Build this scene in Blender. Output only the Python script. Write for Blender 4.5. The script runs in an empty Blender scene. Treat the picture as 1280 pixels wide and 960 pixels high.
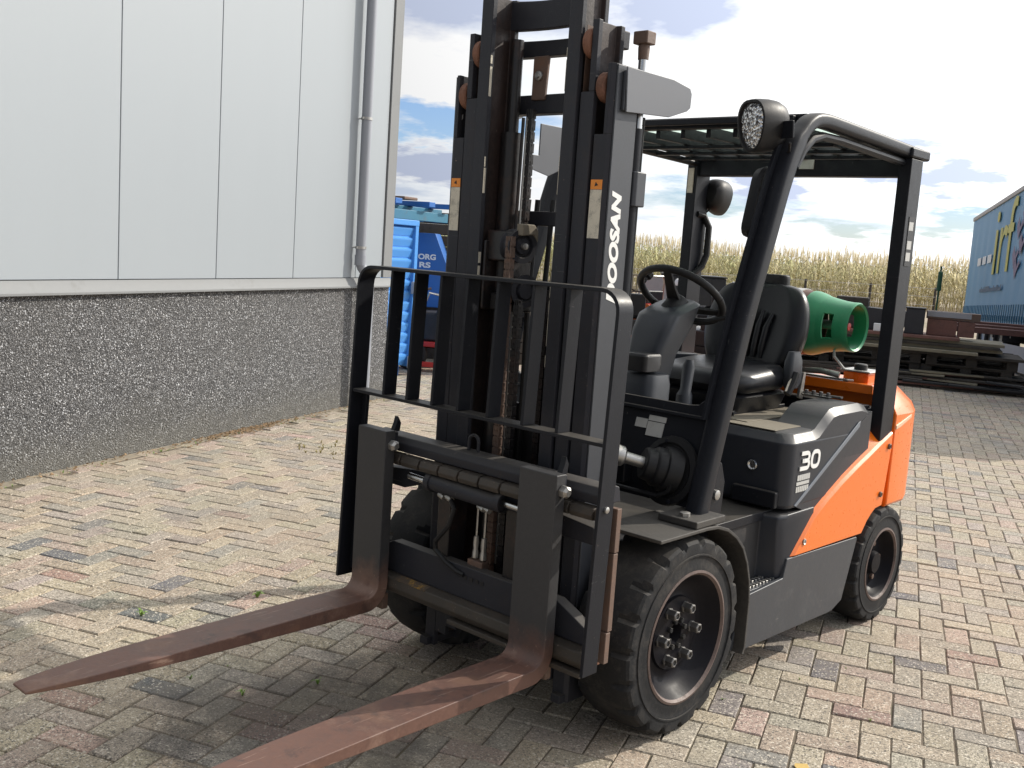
import bpy, bmesh, math, random
from mathutils import Vector, Matrix
random.seed(7)
R = math.radians
sc = bpy.context.scene
C = sc.collection

# ------------------------------------------------------------------ camera, sun, sky, exposure
cam_d = bpy.data.cameras.new('camera')
cam = bpy.data.objects.new('camera', cam_d)
C.objects.link(cam)
YAW, PITCH, ROLL = -0.733375, 0.133677, 0.067465
fw = Vector((math.sin(YAW) * math.cos(PITCH), math.cos(YAW) * math.cos(PITCH), -math.sin(PITCH)))
rt = Vector((math.cos(YAW), -math.sin(YAW), 0))
up = rt.cross(fw)
r2 = math.cos(ROLL) * rt + math.sin(ROLL) * up
u2 = -math.sin(ROLL) * rt + math.cos(ROLL) * up
cam.matrix_world = Matrix(((r2.x, u2.x, -fw.x, 2.3362), (r2.y, u2.y, -fw.y, -2.8820), (r2.z, u2.z, -fw.z, 1.5886), (0, 0, 0, 1)))
cam_d.sensor_width = 36
cam_d.lens = 36 * 1292.13 / 1280
cam_d.clip_start = 0.05
cam_d.clip_end = 2000
sc.camera = cam

SUN = Vector((0.62, 1.43, 1.0)).normalized()
SUN_EL = math.asin(SUN.z)
SUN_AZ = math.atan2(SUN.x, SUN.y)
sl = bpy.data.lights.new('sun', 'SUN')
sl.energy = 4.4
sl.angle = R(0.53)
sl.color = (1.0, 0.93, 0.82)
so = bpy.data.objects.new('sun', sl)
C.objects.link(so)
so.rotation_euler = SUN.to_track_quat('Z', 'Y').to_euler()
so.location = (0, 0, 30)

sc.view_settings.view_transform = 'Standard'
sc.view_settings.look = 'None'
sc.view_settings.exposure = 0.0
sc.view_settings.gamma = 1.0


class NT:
    """small node-tree helper"""
    def __init__(self, tree):
        self.t = tree
        self.n = tree.nodes
        self.l = tree.links

    def node(self, typ, **kw):
        nd = self.n.new(typ)
        for k, v in kw.items():
            if k == 'inp':
                for a, b in v.items():
                    if isinstance(b, bpy.types.NodeSocket):
                        self.l.new(b, nd.inputs[a])
                    else:
                        nd.inputs[a].default_value = b
            else:
                setattr(nd, k, v)
        return nd

    def math(self, op, a, b=0.0, c=None, clamp=False):
        nd = self.n.new('ShaderNodeMath')
        nd.operation = op
        nd.use_clamp = clamp
        for i, v in enumerate([a, b, c]):
            if v is None:
                continue
            if isinstance(v, bpy.types.NodeSocket):
                self.l.new(v, nd.inputs[i])
            else:
                nd.inputs[i].default_value = v
        return nd.outputs[0]

    def noise(self, vec, scale, detail=4, rough=.55, out=0, dist=0.0):
        nd = self.node('ShaderNodeTexNoise', inp={'Scale': scale, 'Detail': detail, 'Roughness': rough, 'Distortion': dist})
        if vec is not None:
            self.l.new(vec, nd.inputs['Vector'])
        return nd.outputs[out]

    def vor(self, vec, scale, feat='F1', out='Distance', rnd=1.0):
        nd = self.node('ShaderNodeTexVoronoi', feature=feat, inp={'Scale': scale, 'Randomness': rnd})
        self.l.new(vec, nd.inputs['Vector'])
        return nd.outputs[out]

    def ramp(self, fac, stops, interp='LINEAR'):
        nd = self.n.new('ShaderNodeValToRGB')
        nd.color_ramp.interpolation = interp
        e = nd.color_ramp.elements
        while len(e) < len(stops):
            e.new(0.5)
        for i, (p, c) in enumerate(stops):
            e[i].position = p
            if not isinstance(c, (tuple, list)):
                c = (c, c, c)
            e[i].color = (c[0], c[1], c[2], 1)
        self.l.new(fac, nd.inputs[0])
        return nd.outputs[0]

    def mix(self, fac, a, b, mode='MIX'):
        nd = self.n.new('ShaderNodeMix')
        nd.data_type = 'RGBA'
        nd.blend_type = mode
        nd.clamp_factor = True
        for i, v in ((0, fac), (6, a), (7, b)):
            if isinstance(v, bpy.types.NodeSocket):
                self.l.new(v, nd.inputs[i])
            elif i == 0:
                nd.inputs[0].default_value = v
            else:
                nd.inputs[i].default_value = (v[0], v[1], v[2], 1)
        return nd.outputs[2]

    def bump(self, h, strength, dist=0.002, normal=None):
        nd = self.node('ShaderNodeBump', inp={'Strength': strength, 'Distance': dist, 'Height': h})
        if normal is not None:
            self.l.new(normal, nd.inputs['Normal'])
        return nd.outputs[0]


# --- world: Nishita sky with broken cloud
w = bpy.data.worlds.new('World')
sc.world = w
w.use_nodes = True
W = NT(w.node_tree)
W.n.clear()
sky = W.node('ShaderNodeTexSky', sky_type='NISHITA', sun_disc=False, sun_elevation=SUN_EL, sun_rotation=SUN_AZ,
             altitude=10, air_density=1.0, dust_density=.6, ozone_density=2.0)
SKY_STRENGTH = 0.115
tc = W.node('ShaderNodeTexCoord')
dirv = tc.outputs['Generated']
sep = W.node('ShaderNodeSeparateXYZ', inp={0: dirv})
zz = W.math('MAXIMUM', sep.outputs[2], 0.0)
den = W.math('ADD', zz, 0.16)
pv = W.node('ShaderNodeCombineXYZ', inp={0: W.math('DIVIDE', sep.outputs[0], den), 1: W.math('DIVIDE', sep.outputs[1], den), 2: 0.35})
big = W.noise(pv.outputs[0], 0.85, 7, .56, dist=.25)
puff = W.noise(pv.outputs[0], 2.6, 6, .6, dist=.3)
cover = W.math('ADD', W.math('MULTIPLY', big, .72), W.math('MULTIPLY', puff, .28))
toward = W.node('ShaderNodeVectorMath', operation='DOT_PRODUCT', inp={0: dirv, 1: SUN})
sd = W.math('MULTIPLY_ADD', toward.outputs['Value'], .5, .5)          # 0 opposite the sun .. 1 at the sun
cover = W.math('ADD', cover, W.math('MULTIPLY', W.math('SUBTRACT', sd, .6), .30))
jit = W.noise(pv.outputs[0], 3.4, 5, .6, out=1)
jv = W.node('ShaderNodeVectorMath', operation='MULTIPLY_ADD', inp={0: jit, 1: (.16, .16, .07), 2: dirv})
jv = W.node('ShaderNodeVectorMath', operation='SUBTRACT', inp={0: jv.outputs[0], 1: (.08, .08, .035)}).outputs[0]


def bank(az, el, ra, re_):
    """soft patch of cloud (or gap) round a bearing and height, radii in degrees"""
    a, e = R(az), R(el)
    hv = (math.cos(a), -math.sin(a), 0)
    vv = (-math.sin(a) * math.sin(e), -math.cos(a) * math.sin(e), math.cos(e))
    cv_ = (math.sin(a) * math.cos(e), math.cos(a) * math.cos(e), math.sin(e))
    d = [W.node('ShaderNodeVectorMath', operation='DOT_PRODUCT', inp={0: jv, 1: v}).outputs['Value'] for v in (hv, vv, cv_)]
    q = W.math('ADD', W.math('POWER', W.math('MULTIPLY', d[0], 1 / math.sin(R(ra))), 2.0), W.math('POWER', W.math('MULTIPLY', d[1], 1 / math.sin(R(re_))), 2.0))
    g = W.math('EXPONENT', W.math('MULTIPLY', q, -1.0))
    return W.math('MULTIPLY', g, W.math('GREATER_THAN', d[2], 0.0))


dark = None
for b_ in ((-47, 13.6, 9, 2.6), (-34.5, 13.8, 4, 2.0), (-20.8, 5.0, 2.6, 1.0), (-24, 4.6, 1.6, .7), (-29, 3.9, 2.0, 1.2), (-48.5, 4.1, 5, 1.0), (-90, 12, 20, 3), (60, 25, 14, 4), (170, 14, 25, 4)):
    g = bank(*b_)
    dark = g if dark is None else W.math('MAXIMUM', dark, g)
gap = None
for b_ in ((-48, 6.5, 6, 1.2), (-30, 3.2, 6, .8), (-24.5, 2.2, 4, .7), (-20, 2.6, 3, .7), (-75, 16, 12, 3), (100, 30, 30, 8), (-140, 30, 30, 10)):
    g = bank(*b_)
    gap = g if gap is None else W.math('MAXIMUM', gap, g)
cover = W.math('ADD', cover, W.math('MULTIPLY', gap, -.24))
cover = W.math('ADD', cover, W.math('MULTIPLY', dark, .28))
cover = W.math('ADD', cover, W.math('MULTIPLY', W.math('MAXIMUM', bank(-47, 9.2, 9, 1.4), bank(-48, 2.0, 8, .9)), .25))
mask = W.ramp(cover, [(.36, 0), (.50, 1)])
shade = W.noise(pv.outputs[0], 1.7, 5, .55)
lit = W.math('MULTIPLY_ADD', W.math('POWER', sd, 3.2), 2.2, .30)     # forward scattering: cloud near the sun is brighter
body = W.ramp(shade, [(.30, (.62, .70, .84)), (.42, (.92, .96, 1.0)), (.55, (1.0, 1.0, 1.0))])
body = W.mix(W.ramp(dark, [(.18, 0), (.55, 1)]), body, (.52, .58, .74))
cloud = W.mix(1.0, body, W.node('ShaderNodeCombineColor', inp={0: lit, 1: lit, 2: lit}).outputs[0], 'MULTIPLY')
skyt = W.mix(1.0, sky.outputs[0], (.84, .95, 1.22), 'MULTIPLY')
skyc = W.node('ShaderNodeVectorMath', operation='SCALE', inp={0: skyt, 3: SKY_STRENGTH})
cloudc = W.node('ShaderNodeVectorMath', operation='SCALE', inp={0: cloud, 3: 1.0})
allc = W.mix(mask, skyc.outputs[0], cloudc.outputs[0])
bg = W.node('ShaderNodeBackground', inp={0: allc, 1: 1.0})
wo = W.node('ShaderNodeOutputWorld', inp={0: bg.outputs[0]})

# ------------------------------------------------------------------ materials
def newmat(name):
    m = bpy.data.materials.new(name)
    m.use_nodes = True
    T = NT(m.node_tree)
    T.n.clear()
    b = T.node('ShaderNodeBsdfPrincipled')
    o = T.node('ShaderNodeOutputMaterial', inp={0: b.outputs[0]})
    return m, T, b


def pmat(name, col, rough=.5, metal=0.0, var=.25, dirt=None, amt=.0, dscale=5.0, bump=.0, bscale=90., streak=False, coat=0.0, chips=None, chip_amt=0.0, spec=.5, settle=0.0, scuff=0.0):
    """painted or moulded surface: small tone variation, dust/rust patches, chips and fine relief"""
    m, T, b = newmat(name)
    geo = T.node('ShaderNodeNewGeometry').outputs['Position']
    v = geo
    if streak:
        mp = T.node('ShaderNodeMapping', inp={0: geo, 3: (1, 1, .12)})
        v = mp.outputs[0]
    n1 = T.noise(v, 3.1, 6, .6)
    n2 = T.noise(geo, 37.0, 5, .65)
    dk = tuple(c * (1 - var) for c in col)
    lt = tuple(min(1, c * (1 + var)) for c in col)
    cc = T.mix(T.math('ADD', T.math('MULTIPLY', n1, .6), T.math('MULTIPLY', n2, .4)), dk, lt)
    rgh = T.math('MULTIPLY_ADD', n2, .22, rough - .11, clamp=True)
    if dirt is not None:
        d = T.math('ADD', T.math('MULTIPLY', T.noise(v, dscale, 7, .68), .65), T.math('MULTIPLY', T.noise(geo, dscale * 9, 6, .72), .35))
        f = T.ramp(d, [(.64 - .34 * amt, 0), (.76 - .30 * amt, 1)])
        cc = T.mix(T.math('MULTIPLY', f, min(1, amt * 1.35)), cc, dirt)
        sp_ = T.ramp(T.noise(geo, 240, 3, .7), [(.60, 0), (.72, 1)])
        cc = T.mix(T.math('MULTIPLY', sp_, min(.6, amt * .8)), cc, tuple(min(1, c * 1.25) for c in dirt))
        rgh = T.math('MULTIPLY_ADD', f, .3 * amt, rgh, clamp=True)
    if chips is not None:
        f = T.ramp(T.noise(geo, 55, 8, .75), [(.72 - .1 * chip_amt, 0), (.735 - .1 * chip_amt, 1)])
        cc = T.mix(f, cc, chips)
    if scuff:                                        # long faint rubs in two directions
        for sc3, th in (((6, 60, 160), .66), ((140, 9, 30), .67)):
            mp2 = T.node('ShaderNodeMapping', inp={0: geo, 2: (.25, .1, .2), 3: sc3})
            f = T.ramp(T.noise(mp2.outputs[0], 1.0, 4, .65), [(th, 0), (th + .05, 1)])
            pt_ = T.ramp(T.noise(geo, 4.5, 3, .5), [(.48, 0), (.62, 1)])
            cc = T.mix(T.math('MULTIPLY', T.math('MULTIPLY', f, pt_), scuff), cc, (.17, .165, .165))
    if settle:                                       # dust lying on the upper faces
        nz_ = T.node('ShaderNodeSeparateXYZ', inp={0: T.node('ShaderNodeNewGeometry').outputs['Normal']}).outputs[2]
        up_ = T.math('MULTIPLY', T.ramp(nz_, [(.45, 0), (.95, 1)]), T.ramp(T.noise(geo, 7, 6, .7), [(.25, .35), (.65, 1)]))
        f = T.math('MULTIPLY', up_, settle)
        cc = T.mix(f, cc, (.155, .138, .112))
        rgh = T.math('MULTIPLY_ADD', f, .35, rgh, clamp=True)
    T.l.new(cc, b.inputs['Base Color'])
    T.l.new(rgh, b.inputs['Roughness'])
    b.inputs['Metallic'].default_value = metal
    b.inputs['Specular IOR Level'].default_value = spec
    if coat:
        b.inputs['Coat Weight'].default_value = coat
        b.inputs['Coat Roughness'].default_value = .12
    if bump:
        T.l.new(T.bump(T.noise(geo, bscale, 5, .6), bump, .003), b.inputs['Normal'])
    return m


DUST = (.20, .17, .13)
M = {}
M['black'] = pmat('black_paint', (.0130, .0142, .0185), .40, var=.3, dirt=(.043, .042, .044), amt=.22, dscale=4, bump=.12, bscale=140, chips=(.16, .13, .11), chip_amt=.45, spec=.22, settle=.42, scuff=.5)
M['mast'] = pmat('mast_paint', (.030, .031, .038), .45, var=.3, dirt=(.058, .044, .038), amt=.28, dscale=3, bump=.18, bscale=120, streak=True, chips=(.2, .15, .12), chip_amt=.5, spec=.22, settle=.45, scuff=.45)
M['mast_side'] = pmat('mast_side_grey', (.043, .047, .056), .42, var=.2, dirt=(.05, .05, .05), amt=.3, dscale=4, bump=.08)
M['webrust'] = pmat('rail_web_rust', (.036, .022, .019), .5, var=.5, dirt=(.010, .009, .010), amt=.62, dscale=5, bump=.2, streak=True, chips=(.22, .17, .14), chip_amt=.6)
M['hook'] = pmat('hook_bar_worn', (.045, .038, .031), .6, var=.4, dirt=(.085, .062, .045), amt=.45, dscale=8, bump=.3, chips=(.2, .16, .12), chip_amt=.8)
M['grease'] = pmat('greasy_steel', (.014, .013, .014), .35, var=.5, dirt=(.07, .035, .025), amt=.4, dscale=6, bump=.3, bscale=60)
M['grey'] = pmat('light_grey_paint', (.125, .132, .148), .45, var=.08, dirt=(.12, .11, .10), amt=.15, bump=.05)
M['rust'] = pmat('rust', (.20, .09, .055), .75, var=.45, dirt=(.07, .035, .025), amt=.5, dscale=9, bump=.4, bscale=110)
M['rusty'] = pmat('rusty_steel', (.13, .085, .065), .6, var=.4, dirt=(.20, .10, .06), amt=.45, dscale=8, bump=.3, bscale=100)
M['chrome'] = pmat('bright_steel', (.62, .62, .62), .24, 1.0, var=.12, dirt=(.2, .18, .16), amt=.2)
M['zinc'] = pmat('zinc_steel', (.45, .44, .42), .42, .9, var=.2, dirt=(.1, .08, .06), amt=.35)
M['rubber'] = pmat('tyre_rubber', (.020, .0205, .022), .68, var=.3, dirt=(.078, .070, .062), amt=.40, dscale=6, bump=.35, bscale=85, spec=.18, settle=.25)
M['softrubber'] = pmat('soft_rubber', (.014, .014, .015), .5, var=.3, dirt=(.05, .043, .04), amt=.3, bump=.1, spec=.3)
M['rim'] = pmat('rim_black', (.011, .0105, .013), .42, .0, var=.4, dirt=(.026, .020, .018), amt=.16, dscale=7, bump=.08, spec=.09)
M['rimedge'] = pmat('rim_edge_primer', (.12, .082, .070), .55, .1, var=.3, dirt=(.04, .033, .03), amt=.5, dscale=12)
M['plastic'] = pmat('hood_plastic', (.027, .030, .038), .36, var=.15, dirt=(.075, .070, .062), amt=.20, dscale=3.0, bump=.06, bscale=300, spec=.36, settle=.30)
M['dusty'] = pmat('dusty_plastic', (.19, .165, .125), .8, var=.2, dirt=(.06, .055, .05), amt=.3, dscale=6, bump=.2)
M['col'] = pmat('column_plastic', (.034, .038, .046), .42, var=.12, dirt=(.09, .085, .08), amt=.16, bump=.12, bscale=400)
M['orange'] = pmat('orange_paint', (.84, .175, .012), .30, var=.06, dirt=(.60, .20, .05), amt=.01, dscale=3, bump=.03, coat=.35)
M['skirt'] = pmat('skirt_steel', (.050, .054, .062), .46, .15, var=.3, dirt=(.15, .145, .14), amt=.34, dscale=5, bump=.12, chips=(.3, .28, .26), chip_amt=.3, scuff=.8)
M['fork'] = None
M['vinyl'] = pmat('seat_vinyl', (.0105, .011, .0135), .34, var=.2, dirt=(.045, .043, .042), amt=.12, dscale=5, bump=.18, bscale=220, spec=.34)
M['green'] = pmat('green_paint', (.028, .26, .115), .38, var=.15, dirt=(.16, .14, .05), amt=.22, dscale=5, bump=.08)
M['tankrust'] = pmat('tank_body', (.12, .055, .04), .6, var=.35, dirt=(.06, .08, .04), amt=.3, dscale=6, bump=.1)
M['white'] = pmat('white_print', (.78, .78, .76), .45, var=.06, dirt=(.35, .33, .3), amt=.15, dscale=20)
M['label'] = pmat('grey_label', (.48, .48, .46), .5, var=.15, dirt=(.25, .24, .22), amt=.3, dscale=40)
M['labelworn'] = pmat('worn_white_label', (.62, .57, .47), .6, var=.2, dirt=(.03, .03, .03), amt=.42, dscale=26)
M['labelorange'] = pmat('orange_label', (.78, .26, .03), .5, var=.15, dirt=(.12, .06, .03), amt=.25, dscale=40)
M['mint'] = pmat('mint_label', (.38, .62, .55), .5, var=.1)
M['ink'] = pmat('ink_black', (.012, .012, .014), .5)
M['line'] = pmat('hood_stripe', (.16, .18, .21), .4, var=.1)
def lens_material():
    m, T, b = newmat('lamp_lens')
    geo = T.node('ShaderNodeNewGeometry').outputs['Position']
    c_ = T.node('ShaderNodeSeparateColor', inp={0: T.vor(geo, 95, out='Color')})
    T.l.new(T.ramp(c_.outputs[0], [(0, .12), (.35, .4), (.6, .75), (1, .95)]), b.inputs['Base Color'])
    b.inputs['Metallic'].default_value = .8
    b.inputs['Roughness'].default_value = .16
    T.l.new(T.bump(T.vor(geo, 95), .9, .006), b.inputs['Normal'])
    return m


M['glass'] = lens_material()
M['wornedge'] = pmat('worn_edge', (.75, .50, .33), .4, var=.15, dirt=(.8, .3, .1), amt=.2)
M['yellow'] = pmat('worn_yellow', (.62, .33, .02), .6, var=.2, dirt=(.085, .062, .045), amt=.85, dscale=14)
M['nut'] = pmat('nut_steel', (.17, .165, .16), .42, .7, var=.3, dirt=(.05, .04, .035), amt=.4, dscale=20)
M['blue'] = pmat('skip_blue', (.075, .28, .68), .42, var=.14, dirt=(.22, .30, .42), amt=.22, dscale=2.5, bump=.08)
M['bluedark'] = pmat('deep_blue_paint', (.025, .13, .42), .45, var=.2, dirt=(.1, .12, .16), amt=.2)
M['teal'] = pmat('faded_blue_steel', (.035, .16, .25), .5, var=.3, dirt=(.12, .09, .07), amt=.35)
M['tarp'] = pmat('blue_tarp', (.11, .31, .50), .5, var=.10, dirt=(.13, .24, .34), amt=.3, dscale=.9, bump=.1, bscale=2.5)
M['tarpyellow'] = pmat('tarp_yellow', (.62, .56, .12), .55, var=.08)
M['tarpred'] = pmat('tarp_faded_red', (.20, .14, .24), .55, var=.2)
M['tarptext'] = pmat('tarp_small_print', (.08, .14, .22), .55)
M['alu'] = pmat('aluminium_rail', (.40, .36, .33), .5, .4, var=.2)
M['chassis'] = pmat('chassis_dark', (.018, .018, .020), .6, var=.4, dirt=(.06, .05, .045), amt=.4)
M['dustblack'] = pmat('dusty_black_steel', (.055, .050, .044), .7, var=.35, dirt=(.022, .021, .021), amt=.45, dscale=6, bump=.25)
M['wood'] = pmat('grey_wood', (.062, .052, .042), .8, var=.4, dirt=(.025, .021, .019), amt=.45, dscale=7, bump=.4, bscale=60)
M['board'] = pmat('board_wood', (.24, .205, .14), .75, var=.3, dirt=(.11, .12, .09), amt=.4, dscale=4, bump=.3)
M['redbrown'] = pmat('red_brown_board', (.19, .088, .068), .7, var=.35, dirt=(.06, .045, .04), amt=.4, bump=.2)
M['red'] = pmat('red_paint', (.45, .03, .025), .45, var=.2, dirt=(.12, .05, .04), amt=.3)
M['orange2'] = pmat('orange_machine', (.55, .13, .02), .45, var=.2, dirt=(.1, .06, .04), amt=.3)
M['pale'] = pmat('pale_sheet', (.34, .34, .36), .6, var=.15, dirt=(.2, .19, .18), amt=.3)
M['greysheet'] = pmat('dark_sheet', (.028, .028, .032), .6, var=.3, dirt=(.07, .065, .06), amt=.3)

M['leafyellow'] = pmat('dry_leaf', (.52, .36, .11), .7, var=.3)
M['weed'] = pmat('weed_green', (.19, .30, .06), .6, var=.35)
M['debris'] = pmat('dry_debris', (.26, .17, .09), .8, var=.5)


def fork_material():
    m, T, b = newmat('fork_steel')
    geo = T.node('ShaderNodeNewGeometry').outputs['Position']
    s = T.node('ShaderNodeSeparateXYZ', inp={0: geo})
    n1 = T.noise(geo, 5, 7, .65)
    n2 = T.noise(geo, 60, 5, .7)
    rust = T.mix(n2, (.085, .043, .033), (.165, .083, .060))
    rust = T.mix(T.ramp(n1, [(.55, 0), (.72, 1)]), rust, (.26, .125, .07))
    paint = T.mix(n2, (.026, .026, .029), (.055, .054, .055))
    hgt = T.math('ADD', s.outputs[2], T.math('MULTIPLY', T.math('SUBTRACT', n1, .5), .28))
    f = T.ramp(hgt, [(.30, 0), (.43, 1)])
    dark = T.ramp(T.noise(geo, 11, 6, .7), [(.56, 0), (.64, 1)])
    cc = T.mix(f, T.mix(T.math('MULTIPLY', dark, .45), rust, (.03, .024, .024)), paint)
    mp = T.node('ShaderNodeMapping', inp={0: geo, 3: (90, 7, 40)})
    scr = T.ramp(T.noise(mp.outputs[0], 1.0, 4, .65), [(.63, 0), (.68, 1)])
    wear = T.ramp(T.math('ADD', T.math('MULTIPLY', T.noise(geo, 3.2, 5, .6), .65), T.math('MULTIPLY', T.noise(geo, 24, 5, .7), .35)), [(.53, 0), (.62, 1)])
    cc = T.mix(T.math('MULTIPLY', T.math('MULTIPLY', wear, T.math('SUBTRACT', 1.0, f)), .55), cc, (.25, .155, .115))
    cc = T.mix(T.math('MULTIPLY', T.math('MULTIPLY', scr, T.math('SUBTRACT', 1.0, f)), .5), cc, (.34, .23, .175))
    T.l.new(cc, b.inputs['Base Color'])
    T.l.new(T.math('MULTIPLY_ADD', n2, .25, .42), b.inputs['Roughness'])
    T.l.new(T.bump(T.math('ADD', n2, T.noise(geo, 18, 5, .6)), .25, .003), b.inputs['Normal'])
    return m


M['fork'] = fork_material()


def paver_material(name, from_object):
    m, T, b = newmat(name)
    geo = T.node('ShaderNodeNewGeometry').outputs['Position']
    if from_object:
        base = T.node('ShaderNodeObjectInfo').outputs['Color']
    else:
        base = T.node('ShaderNodeVertexColor', layer_name='Col').outputs[0]
    g1 = T.noise(geo, 260, 3, .7)
    g2 = T.noise(geo, 95, 4, .7)
    g3 = T.noise(geo, 28, 5, .65)
    base = T.mix(1, base, (1.03, .985, .945), 'MULTIPLY')
    cc = T.mix(1, base, T.ramp(g1, [(.32, .40), (.5, 1.0), (.66, 1.62)]), 'MULTIPLY')
    cc = T.mix(1, cc, T.ramp(g2, [(.3, .72), (.7, 1.25)]), 'MULTIPLY')
    cc = T.mix(1, cc, T.ramp(g3, [(.3, .82), (.7, 1.16)]), 'MULTIPLY')
    # light and dark aggregate grains
    gr = T.vor(geo, 175, out='Color')
    gs = T.node('ShaderNodeSeparateColor', inp={0: gr})
    cc = T.mix(T.math('MULTIPLY', T.math('GREATER_THAN', gs.outputs[0], .90), .8), cc, (.64, .58, .48))
    cc = T.mix(T.math('MULTIPLY', T.math('LESS_THAN', gs.outputs[1], .13), .75), cc, (.06, .055, .05))
    # sand swept over the stones
    sand = T.ramp(T.math('ADD', T.math('MULTIPLY', T.noise(geo, .55, 4, .55), .6), T.math('MULTIPLY', T.noise(geo, 9, 6, .7), .4)), [(.44, 0), (.60, 1)])
    cc = T.mix(T.math('MULTIPLY', sand, .42), cc, T.mix(g1, (.25, .205, .150), (.46, .385, .285)))
    # one big oil stain under the carriage and worn, mossy lanes
    dd = T.node('ShaderNodeVectorMath', operation='DISTANCE', inp={0: geo, 1: (-.28, -.92, 0)})
    oil = T.math('ADD', T.math('MULTIPLY', dd.outputs['Value'], -1.1), T.math('MULTIPLY', T.noise(geo, 5, 7, .7), 1.5))
    cc = T.mix(T.math('MULTIPLY', T.ramp(oil, [(.12, 0), (.45, 1)]), .62), cc, (.055, .05, .046))
    ln = T.ramp(T.noise(geo, .9, 4, .6), [(.52, 0), (.66, 1)])
    cc = T.mix(T.math('MULTIPLY', ln, .28), cc, (.16, .15, .145))
    # oil and damp stains
    st = T.ramp(T.math('ADD', T.math('MULTIPLY', T.noise(geo, 1.7, 5, .6), .6), T.math('MULTIPLY', T.noise(geo, 14, 5, .7), .4)), [(.60, 0), (.70, 1)])
    cc = T.mix(T.math('MULTIPLY', st, .5), cc, (.075, .068, .062))
    T.l.new(cc, b.inputs['Base Color'])
    b.inputs['Roughness'].default_value = .88
    h = T.math('ADD', T.math('MULTIPLY', g1, .5), T.math('MULTIPLY', g2, .8))
    h = T.math('ADD', h, T.math('MULTIPLY', g3, 1.2))
    T.l.new(T.bump(h, .55, .004), b.inputs['Normal'])
    return m


M['paver'] = paver_material('concrete_paver', True)
M['paverstuff'] = paver_material('concrete_paver_field', False)


def ground_material():
    m, T, b = newmat('sandy_ground')
    geo = T.node('ShaderNodeNewGeometry').outputs['Position']
    n1 = T.noise(geo, 140, 4, .7)
    n2 = T.noise(geo, 6, 6, .65)
    n3 = T.noise(geo, .22, 5, .6)
    cc = T.mix(n1, (.075, .063, .050), (.25, .20, .145))
    cc = T.mix(T.math('MULTIPLY', T.ramp(T.noise(geo, 2.3, 5, .65), [(.52, 0), (.64, 1)]), .5), cc, (.075, .085, .035))
    cc = T.mix(T.ramp(n2, [(.35, 0), (.7, .8)]), cc, (.115, .095, .07))
    # away from the paving: trodden sand and weeds
    d = T.node('ShaderNodeVectorMath', operation='LENGTH', inp={0: geo})
    far = T.ramp(T.math('DIVIDE', d.outputs['Value'], 60.0), [(.20, 0), (.30, 1)])
    cc = T.mix(far, cc, T.mix(n2, (.25, .20, .145), (.38, .31, .23)))
    cc = T.mix(T.math('MULTIPLY', far, T.ramp(n3, [(.5, 0), (.62, .7)])), cc, (.13, .13, .05))
    T.l.new(cc, b.inputs['Base Color'])
    b.inputs['Roughness'].default_value = .95
    T.l.new(T.bump(T.math('ADD', n1, n2), .6, .004), b.inputs['Normal'])
    return m


M['ground'] = ground_material()


def plinth_material():
    m, T, b = newmat('pebbledash')
    geo = T.node('ShaderNodeNewGeometry').outputs['Position']
    wv_ = T.node('ShaderNodeVectorMath', operation='MULTIPLY_ADD', inp={0: T.noise(geo, 35, 3, .6, out=1), 1: (.016, .016, .016), 2: geo}).outputs[0]
    big_ = T.ramp(T.noise(geo, 16, 3, .6), [(.47, 0), (.53, 1)])
    col = T.mix(big_, T.vor(wv_, 150, out='Color'), T.vor(wv_, 95, out='Color'))
    dist = T.mix(big_, T.vor(wv_, 150), T.vor(wv_, 95))
    dist = T.node('ShaderNodeSeparateColor', inp={0: dist}).outputs[0]
    s = T.node('ShaderNodeSeparateColor', inp={0: col})
    chip = T.ramp(s.outputs[0], [(.0, (.045, .046, .050)), (.28, (.115, .115, .118)), (.48, (.20, .20, .205)), (.62, (.31, .305, .30)), (.78, (.47, .48, .50)), (.93, (.62, .63, .65))], 'CONSTANT')
    cc = T.mix(T.ramp(dist, [(.40, 0), (.62, 1)]), chip, (.070, .070, .072))
    z = T.node('ShaderNodeSeparateXYZ', inp={0: geo}).outputs[2]
    foot = T.ramp(T.math('ADD', z, T.math('MULTIPLY', T.noise(geo, 5, 5, .6), .22)), [(.10, 1), (.32, 0)])
    cc = T.mix(T.math('MULTIPLY', foot, .55), cc, (.23, .22, .195))
    spl = T.ramp(T.math('ADD', T.math('MULTIPLY', z, .9), T.math('MULTIPLY', T.noise(geo, 2.2, 6, .65), .55)), [(.30, 1), (.62, 0)])
    cc = T.mix(T.math('MULTIPLY', spl, .40), cc, (.13, .125, .105))
    cc = T.mix(T.math('MULTIPLY', T.ramp(T.noise(geo, 1.4, 5, .6), [(.45, 0), (.75, 1)]), .25), cc, (.12, .115, .11))
    T.l.new(cc, b.inputs['Base Color'])
    b.inputs['Roughness'].default_value = .8
    T.l.new(T.bump(T.math('SUBTRACT', 1.0, dist), 1.0, .012), b.inputs['Normal'])
    return m


M['plinth'] = plinth_material()
M['panel'] = pmat('wall_panel_coat', (.318, .348, .374), .42, .0, var=.035, dirt=(.31, .325, .33), amt=.2, dscale=1.2, streak=True, bump=.10, bscale=1.6)
M['flash'] = pmat('flashing_coat', (.215, .222, .226), .6, .0, var=.05, dirt=(.17, .165, .155), amt=.25, dscale=3, spec=.25)
M['pvc'] = pmat('grey_pvc', (.27, .285, .32), .4, var=.08, dirt=(.2, .2, .2), amt=.15, streak=True)


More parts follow.
